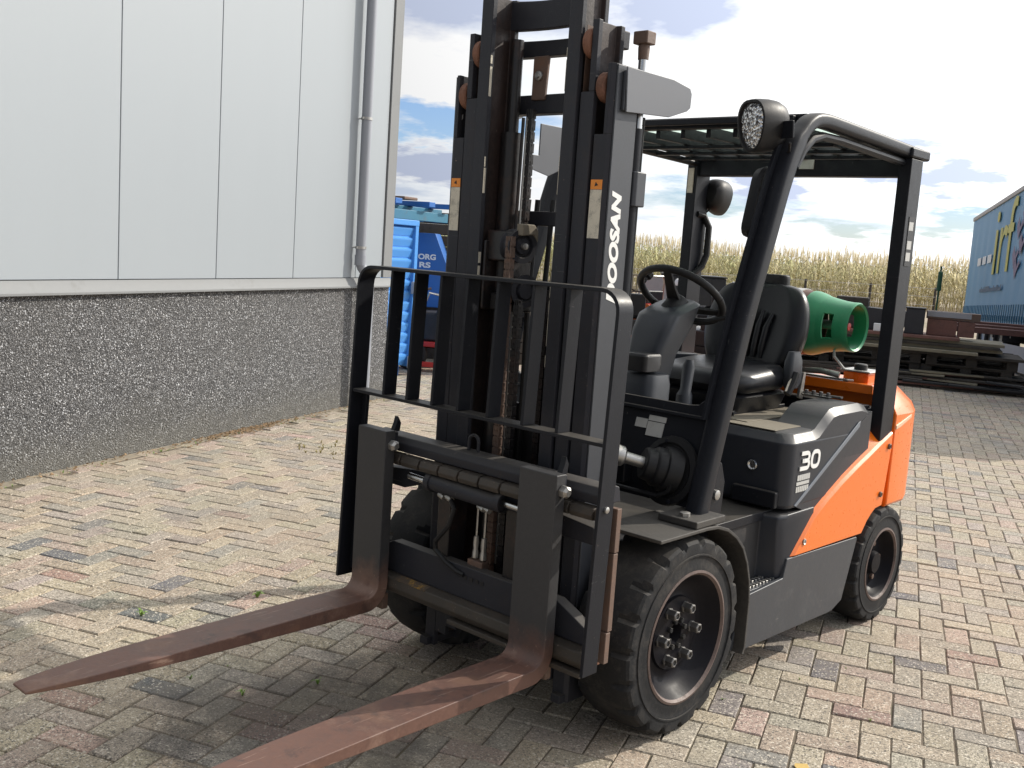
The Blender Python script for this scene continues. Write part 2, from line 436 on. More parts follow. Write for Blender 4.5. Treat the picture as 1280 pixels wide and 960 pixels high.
def corn_material():
    m, T, b = newmat('corn_leaf')
    base = T.node('ShaderNodeVertexColor', layer_name='Col').outputs[0]
    geo = T.node('ShaderNodeNewGeometry').outputs['Position']
    cc = T.mix(T.noise(geo, 6, 4, .6), base, T.mix(.5, base, (.30, .24, .10)))
    T.l.new(cc, b.inputs['Base Color'])
    b.inputs['Roughness'].default_value = .65
    tr = T.node('ShaderNodeBsdfTranslucent', inp={0: cc})
    ms = T.node('ShaderNodeMixShader', inp={0: .6, 1: b.outputs[0], 2: tr.outputs[0]})
    for nd in T.n:
        if nd.type == 'OUTPUT_MATERIAL':
            T.l.new(ms.outputs[0], nd.inputs[0])
    return m


M['corn'] = corn_material()

# ------------------------------------------------------------------ geometry helpers
def rotm(axis, ang):
    return Matrix.Rotation(ang, 4, axis)


class MB:
    """collects shapes in one bmesh and links them as one mesh object"""
    def __init__(self):
        self.bm = bmesh.new()

    def face(self, vs):
        try:
            return self.bm.faces.new(vs)
        except ValueError:
            return None

    def box(self, x0, x1, y0, y1, z0, z1, mtx=None):
        c = [Vector((x, y, z)) for x in (x0, x1) for y in (y0, y1) for z in (z0, z1)]
        if mtx is not None:
            c = [mtx @ p for p in c]
        v = [self.bm.verts.new(p) for p in c]
        for q in ((0, 1, 3, 2), (4, 6, 7, 5), (0, 4, 5, 1), (2, 3, 7, 6), (0, 2, 6, 4), (1, 5, 7, 3)):
            self.face([v[i] for i in q])
        return self

    def cbox(self, c, s, mtx=None):
        m = Matrix.Translation(Vector(c)) @ (mtx if mtx is not None else Matrix.Identity(4))
        return self.box(-s[0] / 2, s[0] / 2, -s[1] / 2, s[1] / 2, -s[2] / 2, s[2] / 2, m)

    def prism(self, pts, axis, a, b, mtx=None):
        def P(p, t):
            q = {'x': (t, p[0], p[1]), 'y': (p[0], t, p[1]), 'z': (p[0], p[1], t)}[axis]
            q = Vector(q)
            return mtx @ q if mtx is not None else q
        A = [self.bm.verts.new(P(p, a)) for p in pts]
        B = [self.bm.verts.new(P(p, b)) for p in pts]
        n = len(pts)
        self.face(A[::-1])
        self.face(B)
        for i in range(n):
            self.face([A[i], A[(i + 1) % n], B[(i + 1) % n], B[i]])
        return self

    def loft(self, rings, caps=True, closed=True):
        V = [[self.bm.verts.new(Vector(p)) for p in r] for r in rings]
        n = len(rings[0])
        for a, b in zip(V, V[1:]):
            for i in range(n if closed else n - 1):
                self.face([a[i], a[(i + 1) % n], b[(i + 1) % n], b[i]])
        if caps:
            self.face(V[0][::-1])
            self.face(V[-1])
        return self

    def tube(self, path, r, n=10, caps=True):
        P = [Vector(p) for p in path]
        rings = []
        prev = None
        for i, p in enumerate(P):
            t = (P[min(i + 1, len(P) - 1)] - P[max(i - 1, 0)]).normalized()
            if prev is None:
                a = t.orthogonal().normalized()
            else:
                a = (prev - t * prev.dot(t)).normalized()
            prev = a
            b = t.cross(a)
            rr = r[i] if isinstance(r, (list, tuple)) else r
            rings.append([p + rr * (math.cos(2 * math.pi * k / n) * a + math.sin(2 * math.pi * k / n) * b) for k in range(n)])
        return self.loft(rings, caps)

    def cyl(self, p0, p1, r, n=16):
        return self.tube([p0, p1], r, n)

    def lathe(self, prof, c, axis, n=32, caps=False):
        """prof: list of (along axis, radius)"""
        c = Vector(c)
        ax = Vector(axis).normalized()
        a = ax.orthogonal().normalized()
        b = ax.cross(a)
        rings = [[c + ax * h + r * (math.cos(2 * math.pi * k / n) * a + math.sin(2 * math.pi * k / n) * b) for k in range(n)] for h, r in prof]
        return self.loft(rings, caps)

    def ribbon(self, path, axis, a, b, t):
        """flat bar bent along a 2-D path: path in the plane across `axis`, wide from a to b along it, t thick"""
        P = [Vector((p[0], p[1])) for p in path]
        L, Rr = [], []
        for i, p in enumerate(P):
            d0 = (P[i] - P[i - 1]).normalized() if i else (P[1] - P[0]).normalized()
            d1 = (P[i + 1] - P[i]).normalized() if i < len(P) - 1 else d0
            d = (d0 + d1).normalized()
            nrm = Vector((-d.y, d.x)) / max(.4, d.dot(d0))
            L.append(p)
            Rr.append(p + nrm * t)
        def P3(p, h):
            return {'x': (h, p[0], p[1]), 'y': (p[0], h, p[1]), 'z': (p[0], p[1], h)}[axis]
        rings = [[P3(l, a), P3(r, a), P3(r, b), P3(l, b)] for l, r in zip(L, Rr)]
        return self.loft(rings)

    def build(self, name, mat, parent=None, bevel=0.0, seg=2, sharp=32, xf=None):
        if xf is not None:
            for v in self.bm.verts:
                v.co = xf(v.co)
        bmesh.ops.recalc_face_normals(self.bm, faces=self.bm.faces[:])
        me = bpy.data.meshes.new(name)
        self.bm.to_mesh(me)
        self.bm.free()
        return link(name, me, mat, parent, bevel, seg, sharp)


def link(name, me, mat, parent=None, bevel=0.0, seg=2, sharp=32):
    if mat is not None and not me.materials:
        me.materials.append(M[mat] if isinstance(mat, str) else mat)
    me.polygons.foreach_set('use_smooth', [True] * len(me.polygons))
    me.set_sharp_from_angle(angle=R(sharp))
    o = bpy.data.objects.new(name, me)
    C.objects.link(o)
    if parent is not None:
        o.parent = parent
    if bevel:
        md = o.modifiers.new('bevel', 'BEVEL')
        md.width = bevel
        md.segments = seg
        md.limit_method = 'ANGLE'
        md.angle_limit = R(30)
        md.harden_normals = True
    return o


def tag(o, label, cat, group=None):
    o['label'] = label
    o['category'] = cat
    if group:
        o['group'] = group
    return o


def thing(name, label, cat, loc=(0, 0, 0), rz=0.0, group=None):
    o = bpy.data.objects.new(name, None)
    o.empty_display_size = .1
    C.objects.link(o)
    o.location = loc
    o.rotation_euler = (0, 0, rz)
    return tag(o, label, cat, group)


def dup(root, loc, rz, label, group=None):
    r = root.copy()
    C.objects.link(r)
    r.location = loc
    r.rotation_euler = (0, 0, rz)
    r['label'] = label
    if group:
        r['group'] = group
    for ch in list(root.children):
        c = ch.copy()
        C.objects.link(c)
        c.parent = r
        for g in list(ch.children):
            d = g.copy()
            C.objects.link(d)
            d.parent = c
    return r


def rrect(cx, cy, wx, wy, r, n=4):
    """rounded rectangle outline"""
    pts = []
    for sx, sy, a0 in ((1, 1, 0), (-1, 1, 90), (-1, -1, 180), (1, -1, 270)):
        for k in range(n + 1):
            a = R(a0 + 90 * k / n)
            pts.append((cx + sx * (wx / 2 - r) + r * math.cos(a), cy + sy * (wy / 2 - r) + r * math.sin(a)))
    return pts


def text_mesh(body, size, depth=.001, shear=0.0, offset=0.0, spacing=1.0):
    cu = bpy.data.curves.new('lettering', 'FONT')
    cu.body = body
    cu.size = size
    cu.extrude = depth
    cu.shear = shear
    cu.offset = offset
    cu.space_character = spacing
    o = bpy.data.objects.new('lettering', cu)
    C.objects.link(o)
    bpy.context.view_layer.update()
    me = bpy.data.meshes.new_from_object(o)
    bpy.data.objects.remove(o)
    bpy.data.curves.remove(cu)
    return me


def put_text(body, size, mtx, mat, parent, depth=.001, shear=0.0, offset=0.0, fit=None, spacing=1.0, name='lettering'):
    """lettering laid with its lower left corner at the origin of mtx; fit = (width, height) of the inked block"""
    me = text_mesh(body, size, depth, shear, offset, spacing)
    xs = [v.co.x for v in me.vertices]
    ys = [v.co.y for v in me.vertices]
    sx = sy = 1.0
    if fit:
        sx = fit[0] / (max(xs) - min(xs))
        sy = fit[1] / (max(ys) - min(ys))
    x0, y0 = min(xs), min(ys)
    for v in me.vertices:
        v.co = mtx @ Vector(((v.co.x - x0) * sx, (v.co.y - y0) * sy, v.co.z))
    me.materials.clear()
    return link(name, me, mat, parent)


def frame(origin, ux, uy):
    ux = Vector(ux).normalized()
    uy = Vector(uy).normalized()
    uz = ux.cross(uy)
    o = Vector(origin)
    return Matrix(((ux.x, uy.x, uz.x, o.x), (ux.y, uy.y, uz.y, o.y), (ux.z, uy.z, uz.z, o.z), (0, 0, 0, 1)))


CAM = Vector((2.3362, -2.8820, 1.5886))


def view_px(p):
    d = Vector(p) - CAM
    z = d.dot(fw)
    if z <= .05:
        return None
    return 640 + 1292.13 * d.dot(r2) / z, 480 - 1292.13 * d.dot(u2) / z, z


# ------------------------------------------------------------------ ground and paving
gm = MB()
N = 48
rings = []
for rad in (6, 14, 30, 60, 120, 300, 900):
    rings.append([(rad * math.cos(2 * math.pi * k / N), rad * math.sin(2 * math.pi * k / N), -.0068 - (.012 if rad > 29 else 0)) for k in range(N)])
gm.loft(rings, caps=False)
gm.face([gm.bm.verts[i] for i in range(N)]) if gm.bm.verts.ensure_lookup_table() is None else None
ground = gm.build('ground', 'ground')
ground['kind'] = 'structure'

PA = R(-21.6)                                    # the paving lies square to the building
E1 = Vector((math.cos(PA) * 1, -math.sin(PA), 0))  # across the wall
E2 = Vector((math.sin(PA), math.cos(PA), 0))       # along the wall
U = .1025
pav_rng = random.Random(11)
TH = R(-20.08)
WD = Vector((math.sin(TH), math.cos(TH), 0))     # along the building's wall, away from the camera
WN = Vector((math.cos(TH), -math.sin(TH), 0))    # out of the wall
WO = Vector((-4.023, 0, 0))


def paver_colour(p):
    k = pav_rng.random()
    if k < .52:
        c = (.330, .290, .232)
    elif k < .74:
        c = (.300, .276, .238)
    elif k < .86:
        c = (.335, .268, .226)
    elif k < .92:
        c = (.350, .302, .230)
    elif k < .965:
        c = (.225, .216, .204)
    elif k < .982:
        c = (.27, .190, .165)
    else:
        c = (.125, .130, .138)
    f = pav_rng.uniform(.88, 1.10)
    return tuple(x * f * pav_rng.uniform(.96, 1.04) for x in c)


pavers = []
for i in range(-190, 120):
    for j in range(-110, 190):
        m4 = (i + j) % 4
        if m4 not in (0, 2):
            continue
        hz = m4 == 0
        ctr = E1 * ((i + (1.0 if hz else .5)) * U) + E2 * ((j + (.5 if hz else 1.0)) * U)
        n = (ctr - WO).dot(WN)
        t = (ctr - WO).dot(WD)
        if n < .10 and t < 4.2:
            continue
        if t > 17.6 or n < -2.6:
            continue
        if n < -.3 and t < 4.6:
            continue
        d = (ctr - CAM).length
        if d > 21:
            continue
        q = view_px(ctr)
        near = (ctr - Vector((1.2, 1.5, 0))).length < 8.5
        if not near and (q is None or q[0] < -260 or q[0] > 2100 or q[1] > 1500 or q[1] < 350):
            continue
        inside = q is not None and -20 < q[0] < 1300 and q[1] < 985
        pavers.append((d if inside else d + 100, ctr, hz))
pavers.sort(key=lambda a: a[0])


def paver_shape():
    """one concrete block, .198 x .0965, its top edge chamfered"""
    lx, ly, ch = .1002, .0492, .0040
    V, F = [], []
    for z, e in ((-.05, 0), (-.0048, 0), (0, ch)):
        for sx, sy in ((-1, -1), (1, -1), (1, 1), (-1, 1)):
            V.append((sx * (lx - e), sy * (ly - e), z))
    for a in (0, 4):
        for k in range(4):
            F.append((a + k, a + (k + 1) % 4, a + 4 + (k + 1) % 4, a + 4 + k))
    F.append((8, 9, 10, 11))
    return V, F


PV, PF = paver_shape()
pme = bpy.data.meshes.new('paver')
pme.from_pydata(PV, [], PF)
pme.materials.append(M['paver'])
SV, SF, SC = [], [], []
for k, (d, ctr, hz) in enumerate(pavers):
    ang = math.atan2(E1.y, E1.x) if hz else math.atan2(E2.y, E2.x)
    ang += R(pav_rng.gauss(0, .55))
    mt = Matrix.Translation(ctr + Vector((pav_rng.gauss(0, .0011), pav_rng.gauss(0, .0011), max(-.0035, pav_rng.gauss(-.0012, .0014))))) @ rotm('Z', ang) @ rotm('X', R(pav_rng.gauss(0, .8))) @ rotm('Y', R(pav_rng.gauss(0, .5)))
    col = paver_colour(ctr)
    if k < 300:
        o = bpy.data.objects.new('paver', pme)
        C.objects.link(o)
        o.parent = ground
        o.matrix_world = mt
        o.color = (*col, 1)
    else:
        b0 = len(SV)
        SV += [mt @ Vector(v) for v in PV]
        SF += [tuple(b0 + i for i in f) for f in PF]
        SC += [col] * (4 * len(PF))
sme = bpy.data.meshes.new('paving')
sme.from_pydata(SV, [], SF)
sme.materials.append(M['paverstuff'])
ca = sme.color_attributes.new('Col', 'FLOAT_COLOR', 'CORNER')
ca.data.foreach_set('color', [x for c in SC for x in (*c, 1.0)])
so_ = bpy.data.objects.new('paving', sme)
C.objects.link(so_)
so_.parent = ground
so_['kind'] = 'stuff'

# kerb strip of flat edging stones along the foot of the wall
eb = MB()
for k in range(-12, 4):
    a, b = k * 1.0 + .006, k * 1.0 + .994
    P = [WO + WD * a + WN * .004, WO + WD * b + WN * .004, WO + WD * b + WN * .098, WO + WD * a + WN * .098]
    eb.prism([(p.x, p.y) for p in P], 'z', -.06, -.003 + random.uniform(-.002, .002))
e_ = eb.build('edging', pmat('edging_stone', (.25, .215, .165), .9, var=.3, dirt=(.35, .28, .19), amt=.5, dscale=6, bump=.4), ground, bevel=.003)
e_['kind'] = 'stuff'

# dry litter along the wall foot and weeds in the joints
rng = random.Random(5)
lm = MB()
for k in range(1100):
    t = rng.uniform(-6, 3.9)
    if rng.random() < .5:
        t = rng.gauss(1.75, .35)
    n = abs(rng.gauss(0, .07)) + .02
    p = WO + WD * t + WN * n
    s = rng.uniform(.006, .020)
    lm.cbox((p.x, p.y, .004 + rng.uniform(0, .006)), (s, s * rng.uniform(.3, .9), .002), Matrix.Rotation(rng.uniform(0, 6.3), 4, (rng.gauss(0, .25), rng.gauss(0, .25), 1)))
lo = lm.build('dry_litter', 'debris')
lo['kind'] = 'stuff'


def tuft(mb, p, s, n, rg):
    for k in range(n):
        a = rg.uniform(0, 6.28)
        l = s * rg.uniform(.5, 1.0)
        lean = rg.uniform(.25, 1.0)
        d = Vector((math.cos(a), math.sin(a), 0))
        sd = Vector((-d.y, d.x, 0)) * s * .07
        b = Vector(p)
        m_ = b + d * l * lean * .45 + Vector((0, 0, l * .6))
        e = b + d * l * lean + Vector((0, 0, l * (.95 - .5 * lean)))
        v = [mb.bm.verts.new(x) for x in (b - sd, b + sd, m_ + sd, m_ - sd, e)]
        mb.face([v[0], v[1], v[2], v[3]])
        mb.face([v[3], v[2], v[4]])


wm = MB()
for (x, y, s, n) in ((-1.33, -.37, .05, 12), (-1.42, -.86, .05, 14), (-.55, -.95, .035, 12), (-.77, -1.02, .025, 8), (-.46, -.70, .04, 10), (.56, .35, .02, 6), (1.0, .62, .02, 7), (.66, .75, .018, 6), (.83, 1.22, .02, 6), (1.55, .25, .018, 6)):
    tuft(wm, (x, y, -.004), s, n, rng)
for k in range(150):
    tuft(wm, (rng.uniform(-1.8, 2.4), rng.uniform(-1.3, 3.2), -.005), .012, 4, rng)
for k in range(120):
    p = WO + WD * rng.uniform(-4, 4) + WN * rng.uniform(.09, .13)
    tuft(wm, (p.x, p.y, -.004), rng.uniform(.008, .030), 5, rng)
wo_ = wm.build('joint_weeds', 'weed')
wo_['kind'] = 'stuff'
wm = MB()
for k in range(60):
    p = Vector((-3.55, 1.75, 0)) + Vector((rng.gauss(0, .28), rng.gauss(0, .10), -.004))
    tuft(wm, p, rng.uniform(.015, .045), 6, rng)
o = wm.build('dry_weeds', pmat('dry_weed', (.30, .25, .09), .7, var=.4))
o['kind'] = 'stuff'
lf = MB()
P0 = Vector((1.0, .10, .004))
pts = [(.0, -.022), (.018, -.014), (.024, .003), (.014, .016), (.002, .027), (-.012, .016), (-.022, .004), (-.015, -.013)]
vs = [lf.bm.verts.new(P0 + Vector((a * 1.2, b * 1.2, .004 * math.sin(9 * a * 30)))) for a, b in pts]
lf.face(vs)
tag(lf.build('fallen_leaf', 'leafyellow'), 'small yellow leaf lying on the sunlit pavers right of the front tyre', 'leaf')

# ------------------------------------------------------------------ the building
bld = thing('building', 'grey metal clad hall with pebbledash plinth and round downpipe', 'building', WO, R(90 + 20.08))
# local axes: x along the wall (away from the camera), y into the building
HT = 7.2
MB().box(-13, 4.08, 0, .20, -.4, 1.10).build('plinth', 'plinth', bld)
MB().box(3.88, 4.08, .20, 14, -.4, 1.10).build('plinth', 'plinth', bld)
MB().prism([(-.040, 1.098), (-.040, 1.114), (-.030, 1.125), (-.010, 1.186), (.02, 1.186), (.02, 1.098)], 'x', -13, 4.082).build('flashing', 'flash', bld, bevel=.002)
joints = [.444 + .9985 * k for k in range(-13, 4)] + [3.925]
pan = None
for a, b in zip(joints, joints[1:]):
    p = MB().box(a + .0035, b - .0035, .004, .10, 1.19, HT).build('wall_panel', 'panel', bld, bevel=.004, seg=2)
MB().box(-13, 3.93, .02, .12, 1.15, HT - .02).build('panel_core', 'chassis', bld)
MB().box(3.932, 4.094, -.012, .03, 1.19, HT).build('corner_trim', 'flash', bld, bevel=.003)
MB().box(4.064, 4.094, .03, .16, 1.19, HT).build('corner_trim', 'flash', bld, bevel=.003)
for k in range(13):
    MB().box(4.0, 4.084, .165 + k, 1.158 + k, 1.19, HT).build('wall_panel', 'panel', bld, bevel=.004)
MB().box(-13.1, 4.2, -.12, 14.2, HT, HT + .25).build('roof', 'flash', bld, bevel=.01)
PT, PNN = 3.385, -.075
pipe = MB()
pipe.tube([(PT, PNN, HT), (PT, PNN, 1.36)], .046, 20)
pipe.tube([(PT, PNN, 1.37), (PT, PNN, 1.33), (PT + .012, PNN - .012, 1.29), (PT + .04, PNN - .035, 1.245), (PT + .07, PNN - .05, 1.20), (PT + .085, PNN - .055, 1.15), (PT + .085, PNN - .055, 1.09), (PT + .085, PNN - .055, -.05)], .046, 20)
dp = pipe.build('downpipe', 'pvc', bld)
for z in (1.36, 4.9):
    MB().lathe([(-.05, .047), (-.05, .052), (.04, .052), (.04, .047)], (PT, PNN, z), (0, 0, 1), 20).build('pipe_sleeve', 'pvc', dp)
for z in (1.47, 2.62, 3.9, 5.4):
    c = MB().lathe([(-.012, .047), (-.012, .051), (.012, .051), (.012, .047)], (PT, PNN, z), (0, 0, 1), 20)
    c.cyl((PT, PNN + .04, z), (PT, .01, z), .006, 8)
    c.cbox((PT - .058, PNN, z), (.024, .012, .02))
    c.build('pipe_clip', 'zinc', dp)

# ------------------------------------------------------------------ maize field
crng = random.Random(3)
h0 = Vector((math.sin(YAW), math.cos(YAW), 0))
ph = Vector((h0.y, -h0.x, 0))
V, F, FC = [], [], []


def add_quad(a, b, c, d, col):
    k = len(V)
    V.extend((a, b, c, d))
    F.append((k, k + 1, k + 2, k + 3))
    FC.append(col)


base_cam = Vector((CAM.x, CAM.y, 0))
for row in range(11):
    D = 44 + row * .75
    s = -26.0 - row * .4
    while s < 33 + row * .4:
        s += crng.uniform(.13, .24)
        p = base_cam + h0 * (D + crng.gauss(0, .08) + .4 * math.sin(s * .21)) + ph * s
        hgt = crng.gauss(2.14, .14) + .08 * math.sin(s * .35)
        tone = crng.random()
        green = max(0, min(1, .80 - (s + 6) / 34 + crng.gauss(0, .22)))
        stalk = (.30, .26, .11)
        az = crng.uniform(0, 3.14)
        tv = Vector((math.cos(az), math.sin(az), 0)) * .014
        lean = Vector((crng.gauss(0, .05), crng.gauss(0, .05), 0))
        add_quad(p - tv, p + tv, p + lean + tv * .5 + Vector((0, 0, hgt - .25)), p + lean - tv * .5 + Vector((0, 0, hgt - .25)), stalk)
        nl = 9 if row < 4 else 6
        z0 = .25 if row < 4 else .9
        for k in range(nl):
            z = z0 + (hgt - .45 - z0) * (k + crng.random()) / nl
            a = az + (k % 2) * math.pi + crng.gauss(0, .5)
            d = Vector((math.cos(a), math.sin(a), 0))
            L = crng.uniform(.35, .62)
            wv = Vector((-d.y, d.x, 0)) * crng.uniform(.028, .045)
            droop = crng.uniform(.1, .9)
            b0 = p + lean * (z / hgt) + Vector((0, 0, z))
            m1 = b0 + d * L * .45 + Vector((0, 0, L * (.42 - .2 * droop)))
            m2 = b0 + d * L * (.95 - .15 * droop) + Vector((0, 0, L * (.30 - 1.0 * droop)))
            low = 1 - z / hgt
            f = crng.uniform(.75, 1.25)
            gcol = (.41, .50, .25)
            dcol = (.72, .655, .45)
            mixg = max(0, min(1, green * (1.05 - .8 * low)))
            col = tuple((gcol[i] * mixg + dcol[i] * (1 - mixg)) * f for i in range(3))
            add_quad(b0 - wv * .5, b0 + wv * .5, m1 + wv, m1 - wv, col)
            add_quad(m1 - wv, m1 + wv, m2 + wv * .2, m2 - wv * .2, col)
        top = p + lean + Vector((0, 0, hgt - .28))
        for k in range(4):
            a = crng.uniform(0, 6.28)
            d = Vector((math.cos(a), math.sin(a), 0)) * crng.uniform(.02, .11)
            wv = Vector((-math.sin(a), math.cos(a), 0)) * .012
            e = top + d + Vector((0, 0, crng.uniform(.26, .44)))
            add_quad(top - wv, top + wv, e + wv * .5, e - wv * .5, (.74, .65, .46))
cm = bpy.data.meshes.new('maize_field')
cm.from_pydata(V, [], F)
cm.materials.append(M['corn'])
ca = cm.color_attributes.new('Col', 'FLOAT_COLOR', 'CORNER')
ca.data.foreach_set('color', [x for c in FC for _ in range(4) for x in (*c, 1.0)])
co = bpy.data.objects.new('maize_field', cm)
C.objects.link(co)
co['kind'] = 'stuff'

# ------------------------------------------------------------------ curtain trailer on the right
tr_root = thing('curtain_trailer', 'blue curtain sided trailer with yellow lettering parked beyond the stacked boards', 'trailer')
nx = Vector((.42306, -.90528, .03858)).normalized()
ny = Vector((.9060, .4232, 0)).normalized()
nz = nx.cross(ny).normalized()
TP = Vector((-6.4477, 22.9528, .4575))
tr_root.matrix_world = Matrix(((nx.x, ny.x, nz.x, TP.x), (nx.y, ny.y, nz.y, TP.y), (nx.z, ny.z, nz.z, TP.z), (0, 0, 0, 1)))
LT, HB = 13.9, 2.42
# curtain: gently billowed between its posts
cv = MB()
nu, nv = 58, 10
grid = [[cv.bm.verts.new((LT * i / nu, -.012 * math.sin(i * 1.55) * math.sin(math.pi * j / nv) - .004 * math.sin(i * 3.7 + j), HB * j / nv)) for j in range(nv + 1)] for i in range(nu + 1)]
for i in range(nu):
    for j in range(nv):
        cv.face([grid[i][j], grid[i + 1][j], grid[i + 1][j + 1], grid[i][j + 1]])
cv.box(.01, LT - .01, .03, 2.5, .02, HB - .02)
cv.build('curtain', 'tarp', tr_root)
MB().box(-.03, LT + .03, -.03, .10, HB, HB + .085).build('roof_rail', 'alu', tr_root, bevel=.008)
MB().box(-.03, LT + .03, .10, 2.53, HB + .01, HB + .06).build('roof', 'pale', tr_root)
MB().box(-.05, .0, .0, 2.5, -.05, HB + .05).build('rear_frame', 'teal', tr_root, bevel=.01)
MB().box(-.04, LT, .005, 2.5, -.09, -.004).build('side_rail', 'chassis', tr_root, bevel=.006)
st = MB()
for k in range(46):
    x = .12 + k * .25
    st.box(x, x + .045, -.035, -.022, -.02, .40)
    st.box(x - .01, x + .055, -.05, -.022, .10, .20)
st.build('buckle_strap', 'teal', tr_root)
put_text('irf', 1.0, frame((4.15, -.028, 1.02), (1, 0, 0), (0, 0, 1)), 'tarpyellow', tr_root, .003, fit=(2.35, 1.36), offset=.002)
for k in range(3):
    MB().box(1.75 + k * .78, 2.30 + k * .78, -.028, -.022, 1.28, 1.45).build('dash_mark', 'white', tr_root)
pr = MB()
rg = random.Random(2)
for (cx, cz) in ((6.9, 1.75), (7.3, 1.45), (6.75, 1.25), (7.4, 1.95), (7.0, 1.05)):
    pr.cbox((cx, -.026, cz), (.36, .004, .22), rotm('Y', R(45)))
    pr.cbox((cx + .25, -.025, cz + .02), (.30, .004, .10), rotm('Y', R(-30)))
pr.build('printed_pattern', 'tarpred', tr_root)
sp = MB()
x = 2.6
while x < 5.6:
    wd = rg.uniform(.05, .13)
    sp.box(x, x + wd, -.027, -.0235, .68, .68 + rg.choice((.07, .07, .11)))
    x += wd + .03
sp.build('small_print', 'tarptext', tr_root)
cb = MB()
for yy in (.75, 1.75):
    cb.box(.2, LT - .3, yy - .07, yy + .07, -.32, -.09)
for xx in (.6, 2.6, 4.6, 6.6, 8.6, 10.6):
    cb.box(xx - .05, xx + .05, .1, 2.4, -.20, -.09)
cb.build('chassis', 'chassis', tr_root)
for xx in (3.2, 4.45, 5.7):
    for yy in (.22, 2.28):
        zc = -.4575 - .0386 * xx + .40
        wh = MB().lathe([(-.14, .25), (-.15, .33), (-.12, .385), (-.05, .40), (.05, .40), (.12, .385), (.15, .33), (.14, .25)], (xx, yy, zc), (0, 1, 0), 28).build('wheel', 'rubber', tr_root)
        MB().lathe([(-.135, .255), (-.11, .23), (-.06, .10), (-.10, .09), (-.10, .0)], (xx, yy, zc), (0, 1, 0), 24).build('rim', 'zinc', wh)
fd = MB()
for xx in (3.2, 4.45, 5.7):
    zc = -.4575 - .0386 * xx + .40
    fd.ribbon([(xx + .47 * math.cos(R(a)), zc + .47 * math.sin(R(a))) for a in range(180, -1, -15)], 'y', .03, .42, .012)
fd.build('mudguard', 'chassis', tr_root)
MB().box(6.2, 9.6, .02, .05, -.72, -.30).build('side_guard', 'pale', tr_root)
MB().box(2.35, 2.62, .06, .40, -.75, -.10).build('mud_flap', 'chassis', tr_root)
for yy in (.4, 2.1):
    MB().box(9.4, 9.55, yy - .08, yy + .08, -1.25, -.1).build('landing_leg', 'chassis', tr_root)

# ------------------------------------------------------------------ pallets and boards in front of the trailer
PE = Vector((.9349, .3549, 0))
PB = Vector((-.3549, .9349, 0))
PG = Vector((-3.21, 12.015, 0))
PANG = math.atan2(PE.y, PE.x)


def at_pal(s, b, z):
    return PG + PE * s + PB * b + Vector((0, 0, z))


pal = thing('pallet', 'weathered grey wooden pallet at the bottom of the stack under the boards', 'pallet', at_pal(-.62, .5, 0), PANG, 'stacked grey pallets')
rg = random.Random(9)
for k in range(5):
    MB().box(-.6, .6, -.4 + k * .175, -.4 + k * .175 + .10, .122, .144).build('deck_board', 'wood', pal, bevel=.003)
for k in range(3):
    for l in range(3):
        MB().box(-.6 + l * .5275, -.6 + l * .5275 + .145, -.4 + k * .35, -.4 + k * .35 + .10, .022, .10).build('block', 'wood', pal)
    MB().box(-.6, .6, -.4 + k * .35, -.4 + k * .35 + .10, 0, .0215).build('bottom_board', 'wood', pal, bevel=.002)
for k in range(3):
    MB().box(-.6 + k * .5275, -.6 + k * .5275 + .145, -.4, .40, .1005, .1215).build('cross_board', 'wood', pal)
posn = ['left', 'middle', 'right']
lev = ['lowest', 'middle', 'topmost']
for ci, s in enumerate((-1.95, -.62, .66)):
    for l in range(3):
        if s == -.62 and l == 0:
            pal['label'] = 'weathered grey pallet, lowest of the middle stack under the boards'
            continue
        dup(pal, at_pal(s + rg.gauss(0, .03), .5 + rg.gauss(0, .03), l * .1455), PANG + R(rg.gauss(0, 1.2)),
            'weathered grey pallet, %s of the %s stack under the boards' % (lev[l], posn[ci]), 'stacked grey pallets')


for ci, s in enumerate((-1.9, -.6, .7)):  # rear row added to block light showing through the gaps in the front stacks
    for l in range(3):
        dup(pal, at_pal(s + rg.gauss(0, .04), 1.42 + rg.gauss(0, .04), l * .1455), PANG + R(rg.gauss(0, 1.5)),
            'weathered grey pallet, %s of the %s stack in the rear row added to block light' % (lev[l], posn[ci]), 'stacked grey pallets')


def simple(name, label, cat, mat, loc, build, ang=0.0, bevel=.004, group=None):
    mb = MB()
    build(mb)
    o = mb.build(name, mat, None, bevel=bevel)
    o.location = loc
    o.rotation_euler = (0, 0, ang)
    return tag(o, label, cat, group)


zs = .440
for k, (s0, s1, b0, b1, mt, lb) in enumerate(((-2.6, 1.3, -.05, .95, 'wood', 'long dark board lying directly on the pallet stacks'),
                                             (-2.2, .7, -.18, .95, 'board', 'short pale board sticking out towards the forklift on the pallets'),
                                             (-2.5, 1.02, .05, .95, 'board', 'long pale board in the middle of the sheets on the pallet stacks'),
                                             (-2.3, .98, .0, .9, 'wood', 'grey board just under the greenish edged one on the pallets'),
                                             (-1.6, 1.04, .06, 1.0, 'board', 'pale board with a greenish edge sticking out to the right on the pallets'),
                                             (-2.6, .45, -.02, .9, 'redbrown', 'red brown sheet on top of the stacked boards'))):
    simple('board', lb, 'board', mt, at_pal(0, 0, zs), lambda m, s0=s0, s1=s1, b0=b0, b1=b1: m.box(s0, s1, b0, b1, 0, .040), PANG + R(rg.gauss(0, .4)), .003, 'boards on the pallet stacks')
    zs += .0435
zt = zs


def beam(m, L, h, d):
    m.prism([(0, 0), (d, 0), (d, .02), (.02, .02), (.02, h - .02), (d, h - .02), (d, h), (0, h)], 'x', 0, L)


